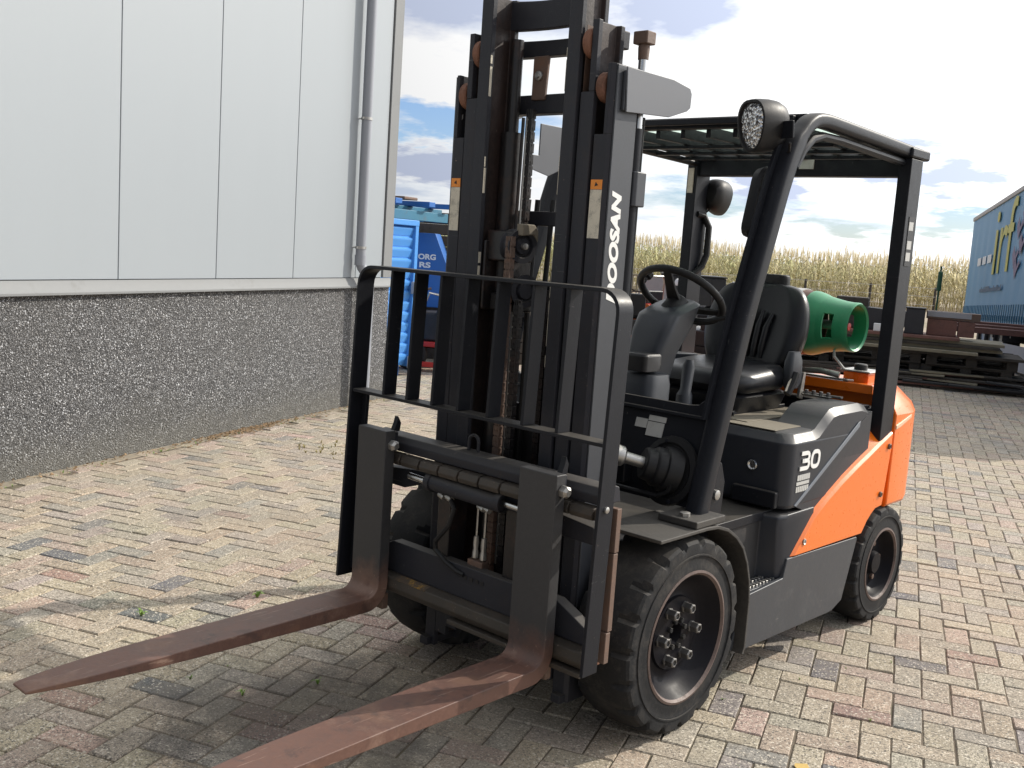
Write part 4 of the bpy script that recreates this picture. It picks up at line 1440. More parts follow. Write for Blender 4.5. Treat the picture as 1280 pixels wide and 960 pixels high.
# front top lip of the counterweight and the pale edge line
MB().box(-.46, .46, 1.600, 1.6475, 1.03, 1.074).build('top_lip', 'orange', cwo, bevel=.006)
for s in (1, -1):
    mir = None if s == 1 else (lambda co: Vector((-co.x, co.y, co.z)))
    MB().prism([(1.652, .888), (1.70, .897), (1.825, .930), (1.834, .940), (1.825, .947), (1.70, .916), (1.652, .906)], 'x', .553, .5695).build('edge_line', M['wornedge'], cwo, bevel=.002, xf=lambda co, s=s: Vector((s * (co.x - (0 if co.y < 1.80 else (co.y - 1.80) * .16)), co.y, co.z)))
MB().box(-.50, .50, 1.43, 1.598, .70, .985).build('radiator_bay', 'black', FL, bevel=.006)
MB().box(-.50, .50, 1.425, 1.50, .985, 1.00).build('bay_rail', 'black', FL, bevel=.004)
MB().box(.29, .41, 1.66, 1.80, 1.063, 1.118).build('filler_box', 'orange', cwo, bevel=.006)
MB().box(.275, .42, 1.65, 1.81, 1.119, 1.126).build('filler_lid', 'zinc', cwo, bevel=.002)
MB().lathe([(0, .030), (.022, .030), (.026, .024), (.026, 0)], (.345, 1.72, 1.127), (0, 0, 1), 14).build('filler_cap', 'chassis', cwo)
MB().prism([(.05, 1.62), (.34, 1.60), (.36, 1.63), (.06, 1.655)], 'z', 1.076, 1.086).build('latch_arm', 'zinc', cwo, bevel=.003)

# --- overhead guard
G = MB
def leg_path():
    pts = [(.118, .715), (.245, 1.184), (.305, 1.388), (.437, 1.765), (.480, 1.88), (.525, 1.975), (.575, 2.045), (.635, 2.093), (.715, 2.113), (.90, 2.112), (1.66, 2.088)]
    out = []
    for i in range(len(pts) - 1):
        p0, p1, p2, p3 = pts[max(0, i - 1)], pts[i], pts[i + 1], pts[min(len(pts) - 1, i + 2)]
        for k in range(3):
            t = k / 3
            out.append(tuple(.5 * ((2 * p1[a]) + (-p0[a] + p2[a]) * t + (2 * p0[a] - 5 * p1[a] + 4 * p2[a] - p3[a]) * t * t + (-p0[a] + 3 * p1[a] - 3 * p2[a] + p3[a]) * t ** 3) for a in (0, 1)))
    out.append(pts[-1])
    return out


LP = leg_path()
for s in (1, -1):
    mir = None if s == 1 else (lambda co: Vector((-co.x, co.y, co.z)))
    # rounded-square post that bends back into the roof's side rail
    rings = []
    for i, p in enumerate(LP):
        d = Vector(LP[min(i + 1, len(LP) - 1)]) - Vector(LP[max(0, i - 1)])
        d.normalize()
        nrm = Vector((-d.y, d.x))
        hw = .034 if i < 18 else .026
        rings.append([(.517 + a, p[0] + nrm.x * b, p[1] + nrm.y * b) for a, b in rrect(0, 0, .066, 2 * hw, .016, 3)])
    MB().loft(rings).build('front_post', 'black', FL, sharp=40, xf=mir)
    # rib welded along the front of the post
    r2_ = []
    for p in LP[2:20]:
        r2_.append([(x, p[0] - dy, p[1] + .012) for x, dy in ((.478, .030), (.486, .060), (.497, .060), (.497, .030))])
    MB().loft(r2_).build('post_rib', 'black', FL, sharp=40, xf=mir)
    # inner roof rail below the outer one
    ip = [(.57, 1.93), (.62, 1.995), (.68, 2.04), (.76, 2.062), (.90, 2.064), (1.52, 2.044)]
    MB().tube([(.515, y, z) for y, z in ip], .0165, 10).build('roof_rail', 'black', FL, xf=mir)
    MB().box(.500, .556, 1.512, 1.636, .845, 2.062).build('rear_post', 'black', FL, bevel=.004, xf=mir)
    MB().box(.492, .562, 1.50, 1.695, 2.064, 2.108).build('roof_corner', 'black', FL, bevel=.010, xf=mir)
MB().box(-.50, .50, 1.53, 1.60, 1.985, 2.085).build('rear_header', 'black', FL, bevel=.004)
MB().box(-.50, .50, .655, .70, 2.088, 2.132).build('front_header', 'black', FL, bevel=.006)
MB().box(-.46, .46, .625, .654, 2.100, 2.124).build('front_visor', 'black', FL, bevel=.004)
for k in range(8):
    x = -.42 + k * .12
    MB().box(x - .010, x + .010, .70, 1.53, 2.058, 2.10).build('roof_slat', 'black', FL, bevel=.002)
for y in (.92, 1.15, 1.36):
    MB().box(-.49, .49, y - .012, y + .012, 2.042, 2.057).build('roof_crossbar', 'black', FL, bevel=.002)
m, T, b = newmat('roof_polycarbonate')
b.inputs['Base Color'].default_value = (.66, .76, .71, 1)
b.inputs['Roughness'].default_value = .4
b.inputs['Transmission Weight'].default_value = .5
tl = T.node('ShaderNodeBsdfTranslucent', inp={0: (.78, .86, .82, 1)})
ms = T.node('ShaderNodeMixShader', inp={0: .8, 1: b.outputs[0], 2: tl.outputs[0]})
for nd in T.n:
    if nd.type == 'OUTPUT_MATERIAL':
        T.l.new(ms.outputs[0], nd.inputs[0])
MB().box(-.49, .49, .705, 1.50, 2.112, 2.117).build('roof_sheet', m, FL)
MB().box(.03, .105, 1.523, 1.5285, 2.017, 2.058).build('guard_plate', 'label', FL)
MB().box(-.115, -.06, 1.523, 1.5285, 2.015, 2.055).build('guard_plate', 'rusty', FL)
MB().box(-.545, -.515, 1.505, 1.511, 1.90, 2.02).build('warning_strip', 'labelworn', FL)
for z in (1.78, 1.70, 1.65):
    MB().box(.5565, .5585, 1.555, 1.60, z - .018, z + .018).build('post_sticker', 'label', FL)
MB().box(.5565, .5582, 1.55, 1.61, 1.61, 1.82).build('post_sticker', 'ink', FL)
# flat pad hung behind the left front post
MB().loft([[(.468, .505 + a + .25 * b_, 1.795 + b_) for a, b_ in rrect(0, 0, .20, .245, .045, 4)], [(.455, .505 + a + .25 * b_, 1.795 + b_) for a, b_ in rrect(0, 0, .21, .26, .05, 4)], [(.43, .505 + a + .25 * b_, 1.795 + b_) for a, b_ in rrect(0, 0, .20, .245, .045, 4)]]).build('side_pad', 'softrubber', FL)
# grab handle on the right rear post
MB().tube([(-.505, 1.55, 1.80), (-.495, 1.60, 1.795), (-.475, 1.625, 1.74), (-.475, 1.625, 1.60), (-.480, 1.60, 1.545), (-.505, 1.54, 1.49)], .017, 10).build('grab_handle', 'softrubber', FL)


def work_lamp(c, s, yaw, lit):
    """tear-shaped work lamp; local -y is the lens side"""
    mt = Matrix.Translation(Vector(c)) @ rotm('Z', yaw) @ rotm('X', R(6))
    def ring(k, y):
        pts = []
        for i in range(28):
            a = 2 * math.pi * i / 28
            z = math.sin(a)
            wdt = .063 * (1 + .28 * z) if z < .2 else .063 * 1.056
            x = math.copysign(abs(math.cos(a)) ** .72, math.cos(a)) * wdt
            z = math.copysign(abs(z) ** .80, z)
            pts.append(mt @ Vector((x * k * s, y * s, z * .090 * k * s)))
        return pts
    o = MB().loft([ring(.84, -.040), ring(.90, -.052), ring(1.0, -.050), ring(1.03, -.03), ring(1.02, .01), ring(.97, .05), ring(.82, .085), ring(.50, .105)], caps=True).build('work_lamp', 'softrubber', FL, sharp=40)
    MB().loft([ring(.845, -.0415), ring(.70, -.047), ring(.3, -.050)], caps=True).build('lens', 'glass' if lit else 'softrubber', o)
    br = MB()
    br.box(-.02 * s, .02 * s, .05 * s, .085 * s, -.055 * s, -.015 * s, mt)
    br.box(.015 * s, .105 * s, .045 * s, .055 * s, -.045 * s, .015 * s, mt)
    br.build('lamp_bracket', 'black', o, bevel=.003)
    MB().tube([mt @ Vector(p) for p in ((0, .07, -.07), (.03, .08, -.10), (.07, .07, -.09), (.09, .05, -.06))], .005, 6).build('lamp_cable', 'softrubber', o)
    return o


work_lamp((.447, .425, 2.058), 1.0, R(-14), True)
work_lamp((-.50, 1.72, 1.895), .95, R(190), False)

# --- cowl below the steering wheel
def cy(z):
    return .118 + (z - .715) * .27 + .005


cpts = [(-.49, .73), (.485, .73), (.485, 1.30), (.463, 1.30), (.461, 1.14), (.450, 1.10), (.425, 1.077), (.39, 1.072), (-.39, 1.072), (-.425, 1.077), (-.455, 1.10), (-.465, 1.14), (-.467, 1.30), (-.49, 1.30)]
MB().prism(cpts, 'y', 0, .012, None).build('cowl', 'black', FL, bevel=.003, xf=lambda co: Vector((co.x, co.y + cy(co.z), co.z)))
MB().prism([(-.46, 1.030), (.47, 1.030), (.47, 1.042), (-.46, 1.042)], 'y', -.014, .0).build('cowl_rail', 'black', FL, bevel=.003, xf=lambda co: Vector((co.x, co.y + cy(co.z), co.z)))
xfc = lambda co: Vector((co.x, co.y + cy(co.z), co.z))
for x0, x1, z0, z1 in ((.185, .235, .966, .998), (.238, .312, .995, 1.014), (.238, .308, .942, .992)):
    MB().prism([(x0, z0), (x1, z0), (x1, z1), (x0, z1)], 'y', -.0035, -.0005).build('data_plate', 'label', FL, xf=xfc)
MB().prism([(.170, .780), (.200, .780), (.200, .835), (.170, .835)], 'y', -.075, -.072).build('hook_label', 'mint', FL, xf=xfc)
MB().tube([Vector((.185, -.0765 + cy(.8), .82)) + Vector((.009 * math.cos(a), 0, .009 * math.sin(a))) for a in [R(k) for k in range(-60, 230, 20)]] + [Vector((.185, -.0765 + cy(.8), .80)) + Vector((.009 * math.cos(a), 0, .009 * math.sin(a))) for a in [R(k) for k in range(120, -170, -20)]], .0022, 5).build('hook_symbol', 'ink', FL)
MB().box(.10, .235, cy(.8) - .070, cy(.8) - .01, .775, .85).build('label_box', 'black', FL, bevel=.008)
put_text('12', .06, frame((.415, cy(.90) - .0035, .872), (1, 0, 0), (0, .26, 1)), pmat('faint_marking', (.10, .10, .105), .5), FL, .0004, fit=(.055, .058), offset=.002, name='faint_number')
for s in (1, -1):
    c0 = Vector((s * .375, cy(.84) - .004, .84))
    d = Vector((-s * .60, -.72, .24)).normalized()
    if s == 1:
        ring = MB().lathe([(0, .125), (.012, .122), (.016, .10), (.010, .092), (.010, .05)], c0, (-.12 * s, -1, .22), 32).build('boot_ring', 'softrubber', FL)
    bt = MB()
    bt.lathe([(-.02, .085), (.015, .084), (.03, .080), (.034, .071), (.060, .070), (.066, .066), (.070, .060), (.100, .056), (.104, .050), (.104, .02)], c0, d, 28)
    bt.build('tilt_boot', 'softrubber', FL)
    MB().cyl(c0 + d * .09, c0 + d * .22, .021, 16).build('tilt_rod', 'zinc', FL)
    e = c0 + d * .225
    rd = MB()
    rd.lathe([(-.05, .030), (-.045, .036), (.01, .038), (.03, .030), (.03, 0)], e, d, 16)
    rd.cyl(e + d * .03 + Vector((0, 0, -.04)), e + d * .03 + Vector((0, 0, .04)), .020, 12)
    rd.cbox(tuple(e + d * .05), (.06, .06, .05))
    rd.build('rod_eye', 'zinc', FL, bevel=.003)
hs = MB()
hs.tube([(.16, .02, .80), (.20, .03, .775), (.30, .075, .762), (.37, .09, .757), (.41, .095, .78), (.43, .10, .83)], .008, 8)
hs.tube([(.16, .015, .845), (.19, .02, .85), (.21, .03, .84)], .005, 6)
hs.build('cable', 'softrubber', FL)
for k in range(8):
    a = 2 * math.pi * k / 8 + .3
    p = Vector((.375 + .105 * math.cos(a), 0, .84 + .105 * math.sin(a)))
    MB().lathe([(0, .008), (.006, .008), (.007, .005), (.007, 0)], (p.x, cy(p.z) - .016, p.z), (0, -1, .25), 8).build('ring_bolt', 'black', FL)

# --- steering column and wheel
def rl(levels, name, mat, x0=0.0):
    mb = MB()
    mb.loft([[(x0 + a, yc + b_ * 1.0, z + tilt * b_) for a, b_ in rrect(0, 0, wx, wy, r, 4)] for z, yc, wx, wy, r, tilt in levels])
    return mb.build(name, mat, FL, sharp=45)


rl([(.95, .42, .20, .17, .04, 0), (1.09, .43, .20, .17, .05, .0), (1.13, .44, .18, .15, .05, .0)], 'column_base', 'col', .03)
rl([(.80, .50, .13, .14, .03, 0), (1.08, .505, .135, .15, .03, .0), (1.20, .530, .16, .16, .04, .05), (1.30, .585, .19, .20, .045, .15), (1.375, .625, .19, .21, .045, .28), (1.392, .635, .16, .17, .05, .28)], 'steering_column', 'col')
MB().loft([[(a + .05, .405 + b_, z) for a, b_ in rrect(0, 0, .10 * k, .12 * k, .02)] for z, k in ((1.142, 1), (1.20, 1), (1.21, .9))]).build('display', 'ink', FL, bevel=.003)
WC = Vector((0.0, .700, 1.430))
wn = Vector((0, .60, .80)).normalized()
wa = Vector((1, 0, 0))
wb = wn.cross(wa)
sw = MB()
sw.tube([WC + .178 * (math.cos(2 * math.pi * k / 40) * wa + math.sin(2 * math.pi * k / 40) * wb) for k in range(41)], .0155, 12)
swo = sw.build('steering_wheel', 'softrubber', FL)
for a in (35, 155, 275):
    dv = math.cos(R(a)) * wa + math.sin(R(a)) * wb
    tv = wn.cross(dv)
    MB().loft([[WC + dv * d_ - wn * h_ + tv * w_ * sx + wn * .007 * sz for sx, sz in ((1, 1), (-1, 1), (-1, -1), (1, -1))] for d_, h_, w_ in ((.03, .045, .03), (.09, .03, .022), (.172, .0, .017))]).build('spoke', 'softrubber', swo, bevel=.003)
MB().lathe([(-.115, .05), (-.08, .055), (-.06, .050), (-.025, .046), (-.018, .036), (-.018, 0)], WC, wn, 24).build('hub', 'softrubber', swo)
kb = WC + .172 * (math.cos(R(200)) * wa + math.sin(R(200)) * wb)
MB().lathe([(.01, .010), (.03, .012), (.035, .022), (.055, .026), (.068, .018), (.072, 0)], kb, wn, 16).build('spinner_knob', 'softrubber', swo)
MB().tube([(.05, .70, 1.335), (.12, .72, 1.335), (.20, .75, 1.36), (.232, .765, 1.372)], [.010, .010, .009, .013], 8).build('shift_lever', 'softrubber', FL)
MB().tube([(.02, .76, .96), (.02, .76, 1.02), (.02, .765, 1.04), (.02, .775, 1.14), (.02, .778, 1.165)], [.036, .034, .024, .026, .018], 14).build('brake_lever', 'col', FL)

# --- console on the far side, arm rest
MB().loft([[(x, y, z) for y, z in ((.80, .97), (1.30, .97), (1.34, 1.10), (1.30, 1.14), (.86, 1.165), (.80, 1.13))] for x in (-.46, -.26)]).build('side_console', 'plastic', FL, bevel=.012)
MB().box(-.259, -.256, .95, 1.18, 1.06, 1.092).build('console_label', 'labelworn', FL)
MB().loft([[(-.36 + a, 1.10 + b_, z) for a, b_ in rrect(0, 0, .055 * k, .075 * k, .02)] for z, k in ((1.14, 1.2), (1.17, .7), (1.20, .8), (1.225, 1.1), (1.24, .8))]).build('lever_knob', 'softrubber', FL)

# --- seat
seat = rl([(1.030, 1.09, .40, .36, .08, 0), (1.045, 1.09, .46, .43, .09, .02), (1.075, 1.09, .485, .47, .10, .03), (1.105, 1.09, .48, .46, .10, .05), (1.130, 1.09, .44, .42, .10, .07), (1.140, 1.095, .36, .34, .10, .07)], 'seat', 'vinyl', -.02)
rl([(.955, 1.10, .40, .40, .03, 0), (.985, 1.10, .42, .44, .04, 0), (1.022, 1.10, .45, .45, .05, 0), (1.034, 1.10, .42, .42, .05, 0)], 'seat_suspension', 'vinyl', -.02)
bk = MB()
rings = []
for z, yc, wx, th in ((1.07, 1.335, .30, .10), (1.11, 1.335, .40, .14), (1.18, 1.345, .475, .155), (1.27, 1.365, .515, .15), (1.36, 1.385, .50, .135), (1.43, 1.40, .455, .115), (1.475, 1.41, .38, .09), (1.495, 1.415, .27, .055)):
    ring = []
    n = 36
    for k in range(n):
        a = 2 * math.pi * k / n
        ca_, sa_ = math.cos(a), math.sin(a)
        x = wx / 2 * math.copysign(abs(ca_) ** .65, ca_)
        y = th / 2 * math.copysign(abs(sa_) ** .7, sa_)
        if sa_ < 0:                                   # dished front with side bolsters
            u = abs(x) / (wx / 2)
            y += .045 * (1 - min(1, u / .75) ** 2) * (1 if 1.1 < z < 1.44 else .5)
        ring.append((-.02 + x, yc + y, z))
    rings.append(ring)
bk.loft(rings)
bko = bk.build('backrest', 'vinyl', FL, sharp=60)
sd_ = bko.modifiers.new('subdiv', 'SUBSURF')
sd_.levels = 1
sd_.render_levels = 2
for k in range(5):
    x = -.02 + (k - 2) * .036
    MB().tube([(x, 1.302, 1.16), (x, 1.304, 1.20), (x + .004 * (k - 2), 1.322, 1.30), (x + .012 * (k - 2), 1.342, 1.385 - .012 * abs(k - 2))], [.008, .014, .014, .007], 10).build('pleat', 'vinyl', bko)
MB().loft([[(-.02 + a, 1.452 + b_, z) for a, b_ in rrect(0, 0, .20 * k, .07 * k, .03)] for z, k in ((1.46, 1), (1.515, 1), (1.53, .97), (1.535, .9))]).build('headrest', 'softrubber', FL, bevel=.004)
rlm = MB()
rlm.box(-.24, .20, .855, .868, .952, .968)
rlm.box(-.20, -.17, .86, 1.34, .951, .967)
rlm.box(.15, .18, .86, 1.34, .951, .967)
rlm.box(-.05, .08, .845, .853, .952, .972)
rlm.box(.10, .21, .842, .853, .958, .970)
rlm.build('seat_rail', 'black', FL, bevel=.003)
bl_ = MB()
bl_.loft([[(.235 + a, 1.27 + b_, z) for a, b_ in rrect(0, 0, .045 * k, .10 * k, .015)] for z, k in ((1.05, .8), (1.08, 1.1), (1.17, 1.0), (1.21, .7))])
bl_.build('belt_reel', 'col', FL)
MB().tube([(.255, 1.20, 1.03), (.262, 1.23, 1.08), (.262, 1.25, 1.12)], .018, 8).build('belt_buckle', 'softrubber', FL)
MB().loft([[(.256 + .004 * k, y, z) for y, z in ((1.175, 1.045), (1.20, 1.085), (1.225, 1.10), (1.225, 1.075), (1.20, 1.045))] for k in (0, 1)]).build('belt_tongue', 'labelworn', FL)
MB().loft([[(.25 + .012 * k, y, z) for y, z in ((1.30, 1.01), (1.325, 1.12), (1.345, 1.12), (1.335, 1.0))] for k in (0, 1)]).build('belt_bracket', 'zinc', FL)

# --- mast: three nested stages
def rail(s, x0, x1, y0, y1, z0, z1, ft, web, notch=None, name='mast_rail', mat='mast'):
    """rail with flanges front and back; web at 'out', 'mid'; notch = (height from which the flange is cut back, new inner edge)"""
    mb = MB()
    if web == 'out':
        pts = [(x0, y0), (x1 - .012, y0), (x1, y0 + .012), (x1, y1), (x0, y1), (x0, y1 - ft), (x1 - .022, y1 - ft), (x1 - .022, y0 + ft), (x0, y0 + ft)]
        zc = notch[0] if notch else z1
        mb.prism(pts, 'z', z0, zc)
        if notch:
            n = notch[1]
            pts2 = [(n, y0), (x1 - .012, y0), (x1, y0 + .012), (x1, y1), (x0, y1), (x0, y1 - ft), (x1 - .022, y1 - ft), (x1 - .022, y0 + ft), (n, y0 + ft)]
            mb.prism(pts2, 'z', zc + .0002, z1)
    else:
        xc = (x0 + x1) / 2
        w = .009
        pts = [(x0, y0), (x1, y0), (x1, y0 + ft), (xc + w, y0 + ft + .004), (xc + w, y1 - ft - .004), (x1, y1 - ft), (x1, y1), (x0, y1), (x0, y1 - ft), (xc - w, y1 - ft - .004), (xc - w, y0 + ft + .004), (x0, y0 + ft)]
        zc = notch[0] if notch else z1
        mb.prism(pts, 'z', z0, zc)
        if notch:
            n = notch[1]
            pts2 = [(n, y0)] + pts[1:-1] + [(n, y0 + ft)]
            pts2[-2] = (max(xc - w, n - .001), y0 + ft + .004)
            mb.prism(pts2, 'z', zc + .0002, z1)
    o = mb.build(name, mat, FL, bevel=.0025, xf=None if s > 0 else (lambda co: Vector((-co.x, co.y, co.z))))
    if web == 'mid':                               # the running faces between the flanges are bare, greasy and rusty
        o.data.materials.append(M['webrust'])
        for p in o.data.polygons:
            if abs(p.normal.x) > .9 and y0 + ft < p.center.y < y1 - ft or (abs(p.normal.y) > .5 and y0 + .001 < p.center.y < y1 - .001):
                p.material_index = 1
    return o


for s in (1, -1):
    mir = None if s == 1 else (lambda co: Vector((-co.x, co.y, co.z)))
    outer = rail(s, .287, .347, -.306, -.172, .10, 2.158, .020, 'out', (1.945, .322))
    mid = rail(s, .226, .2795, -.312, -.178, .16, 2.292, .020, 'mid', (2.075, .256))
    inner = rail(s, .167, .2185, -.322, -.190, .20, 2.412, .020, 'mid')
    MB().lathe([(-.016, .0), (-.016, .040), (-.012, .046), (.012, .046), (.016, .040), (.016, 0)], (.301, -.272, 2.090), (1, 0, 0), 28).build('guide_roller', 'rust', outer, xf=mir)
    MB().lathe([(-.014, .0), (-.014, .040), (-.010, .046), (.010, .046), (.014, .040), (.014, 0)], (.240, -.280, 2.225), (1, 0, 0), 28).build('guide_roller', 'rust', mid, xf=mir)
    MB().box(.2245, .2255, -.30, -.20, 1.0, 2.28).build('worn_face', 'rusty', mid, xf=mir)
    MB().box(.290, .334, -.3078, -.3063, 1.625, 1.775).build('warning_strip', 'labelworn', outer, xf=mir)
    MB().box(.290, .334, -.3079, -.3063, 1.776, 1.806).build('warning_head', 'labelorange', outer, xf=mir)
    MB().lathe([(0, .008), (.001, .008), (.001, 0)], (.312, -.308, 1.791), (0, -1, 0), 3).build('warning_sign', 'ink', outer, xf=mir)
    # bright worn grease line on the inner edge of the inner rail
    wl = MB()
    rgw = random.Random(4)
    z = 1.2
    while z < 2.39:
        h = rgw.uniform(.02, .10)
        wl.box(.1652, .1668, -.3205, -.3205 + rgw.uniform(.003, .011), z, z + h)
        z += h + rgw.choice((.0, .004, .01, .03, .12, .2))
    wl.build('worn_edge', 'labelworn', inner, xf=mir)['kind'] = 'stuff'
    # side plate with the maker's name, and the pale guard plate at the mast head
    MB().box(.3475, .3535, -.294, -.182, .30, 2.155).build('side_plate', 'mast_side', FL, bevel=.002, xf=mir)
    MB().prism([(-.272, 2.150), (-.02, 2.150), (.078, 2.137), (.090, 2.120), (.088, 2.075), (.070, 2.062), (-.03, 2.030), (-.262, 2.015)], 'x', .366, .372).build('guard_plate', 'grey', FL, bevel=.002, xf=mir)
    MB().box(.354, .3655, -.270, -.252, 2.02, 2.14).build('plate_weld', 'mast_side', FL, bevel=.003, xf=mir)
    # lift cylinder behind the rails
    MB().cyl((.322, -.144, .20), (.322, -.144, 1.98), .026, 20).build('lift_cylinder', 'black', FL, xf=mir)
    MB().cyl((.326, -.135, 1.9805), (.326, -.135, 2.215), .015, 16).build('lift_rod', 'chrome', FL, xf=mir)
    MB().lathe([(0, .017), (.035, .019), (.045, .018)], (.326, -.135, 2.195), (0, 0, 1), 16).build('rod_end', 'rusty', FL, xf=mir)
    MB().box(.298, .354, -.160, -.112, 2.241, 2.281).build('rod_head', 'rusty', FL, bevel=.004, xf=mir)
    MB().prism([(.285, -.170), (.352, -.170), (.360, -.160), (.360, -.112), (.345, -.105), (.285, -.105)], 'z', 1.735, 1.845).build('cylinder_clamp', 'mast_side', FL, bevel=.004, xf=mir)
    MB().tube([(.320, -.105, 1.15), (.320, -.105, 2.02)], .010, 8).build('lift_hose', 'softrubber', FL, xf=mir)
    # mast foot
    MB().prism([(-.33, .10), (-.16, .10), (-.05, .22), (-.05, .46), (-.17, .52), (-.17, .13), (-.33, .13)], 'x', .30, .34).build('mast_foot', 'mast', FL, bevel=.004, xf=mir)

# maker's name on the left mast side
put_text('DOOSAN', .1, frame((.3538, -.218, 1.425), (0, -.03, 1), (0, -1, -.03)), 'white', FL, .0008, shear=.25, offset=.0055, spacing=1.06, fit=(.352, .050), name='maker_name')

# cross members
def crossbar(z0, z1, y0, y1, hw, bow, mat='mast'):
    mb = MB()
    n = 12
    top = [(-hw + 2 * hw * k / n, z1 - bow * math.sin(math.pi * k / n)) for k in range(n + 1)]
    bot = [(hw - 2 * hw * k / n, z0 - bow * .5 * math.sin(math.pi * k / n)) for k in range(n + 1)]
    mb.prism(top + bot, 'y', y0, y1)
    return mb.build('mast_crossbar', mat, FL, bevel=.004)


crossbar(2.312, 2.410, -.215, -.185, .19, .012)
crossbar(2.235, 2.292, -.150, -.110, .25, .008)
crossbar(2.040, 2.105, -.150, -.100, .30, .0)
crossbar(1.66, 1.71, -.135, -.105, .30, .0)
crossbar(.62, .74, -.150, -.110, .30, .0)
crossbar(.16, .30, -.155, -.11, .30, .0)
MB().prism([(-.118, 2.232), (-.050, 2.232), (-.058, 2.085), (-.118, 2.085)], 'y', -.160, -.146).build('chain_anchor', 'rusty', FL, bevel=.004)
MB().lathe([(0, .016), (.008, .016), (.010, .010), (.016, .009), (.016, 0)], (-.085, -.1605, 2.165), (0, -1, 0), 14).build('anchor_bolt', 'zinc', FL)
# free lift cylinder and its head
MB().cyl((-.155, -.205, .40), (-.155, -.205, 1.97), .036, 22).build('free_lift_cylinder', 'grease', FL)
MB().cyl((-.155, -.205, 1.9705), (-.155, -.205, 2.28), .022, 16).build('free_lift_rod', 'grease', FL)
for x in (-.105, -.086, -.205):
    MB().tube([(x, -.215, .45), (x, -.212, 1.2), (x, -.205, 2.02)], .006, 6).build('pipe', 'zinc' if x == -.086 else 'grease', FL)
cr = MB()
cr.box(-.17, -.04, -.285, -.18, 1.53, 1.635)
cr.box(-.17, -.155, -.30, -.18, 1.36, 1.60)
cr.box(-.06, -.045, -.30, -.18, 1.36, 1.60)
cr.box(-.15, -.02, -.27, -.19, 1.36, 1.42)
cr.build('crosshead', 'grease', FL, bevel=.012)


def pulley(c, r, wd):
    return MB().lathe([(-wd, .0), (-wd, .018), (-wd * .7, .022), (-wd * .7, r * .62), (-wd, r * .7), (-wd, r), (-wd * .75, r), (-wd * .6, r * .86), (wd * .6, r * .86), (wd * .75, r), (wd, r), (wd, r * .7), (wd * .7, r * .62), (wd * .7, .03), (wd * 1.1, .026), (wd * 1.1, .0)], c, (1, -.25, 0), 32).build('pulley', 'mast', FL, sharp=30)


pulley((-.045, -.255, 1.585), .058, .030)
MB().lathe([(0, .012), (.012, .011), (.014, 0)], (-.012, -.263, 1.585), (1, -.25, 0), 12).build('pulley_pin', 'zinc', FL)
pulley((-.030, -.245, 1.435), .056, .030)
MB().prism([(-.285, 1.62), (-.285, 1.66), (-.225, 1.66), (-.205, 1.64), (-.205, 1.60), (-.225, 1.625)], 'x', -.03, .0).build('pulley_cover', 'dusty', FL, bevel=.004)


def chain(x, y, z0, z1, w_=.017, mat='rust'):
    mb = MB()
    p = .019
    k = 0
    z = z0
    while z < z1:
        if k % 2 == 0:
            for o_ in (-.011, -.0035, .0035, .011):
                mb.box(x + o_ - .0022, x + o_ + .0022, y - .0105, y + .0105, z - .016, z + .016)
        else:
            for o_ in (-.0075, 0, .0075):
                mb.box(x + o_ - .0018, x + o_ + .0018, y - .0095, y + .0095, z - .016, z + .016)
        mb.box(x - .0145, x + .0145, y - .0035, y + .0035, z + p / 2 - .0035, z + p / 2 + .0035)
        z += p
        k += 1
    return mb.build('lift_chain', mat, FL)


chain(-.035, -.305, .46, 1.60, mat='rusty')
chain(.012, -.298, .46, 1.40, mat='grease')
for x, y, r_ in ((-.13, -.135, .010), (-.095, -.125, .010), (-.02, -.130, .009), (.135, -.128, .010), (.16, -.12, .010)):
    MB().tube([(x, y, .70), (x + .004, y - .004, 1.05), (x - .003, y, 1.42), (x + .006, y + .006, 1.75)], r_, 8).build('mast_hose', 'softrubber', FL)
MB().box(-.12, .13, -.150, -.118, 1.40, 1.47).build('hose_clamp', 'black', FL, bevel=.004)
MB().cyl((.085, -.165, .35), (.085, -.165, 1.36), .028, 18).build('guide_tube', 'grease', FL)
chain(-.075, -.20, 1.50, 2.05, mat='grease')
chain(.045, -.19, .40, 1.44, mat='grease')
# mast hoses and the grey bracket seen between the rails
for k, (x, c_) in enumerate(((.02, .008), (.045, .010), (.068, .010), (.095, .009))):
    MB().tube([(x, -.16, 1.32), (x + .01, -.15, 1.50), (x + .035, -.135, 1.68), (x + .06, -.12, 1.86), (x + .06, -.11, 2.0)], c_, 8).build('mast_hose', 'softrubber', FL)
MB().tube([(.13, -.12, 1.46), (.115, -.10, 1.52), (.10, -.09, 1.60), (.13, -.10, 1.68)], .010, 8).build('mast_hose', 'softrubber', FL)
# dark firewall parts seen low between the rails
MB().box(-.30, .30, -.095, -.075, .35, 1.02).build('mast_shield', 'chassis', FL, bevel=.003)
MB().prism([(.03, 2.035), (.16, 2.035), (.16, 1.88), (.09, 1.85), (-.05, 1.875), (-.05, 1.92), (.03, 1.92)], 'x', -.235, -.229).build('hose_guard', 'grey', FL, bevel=.002)

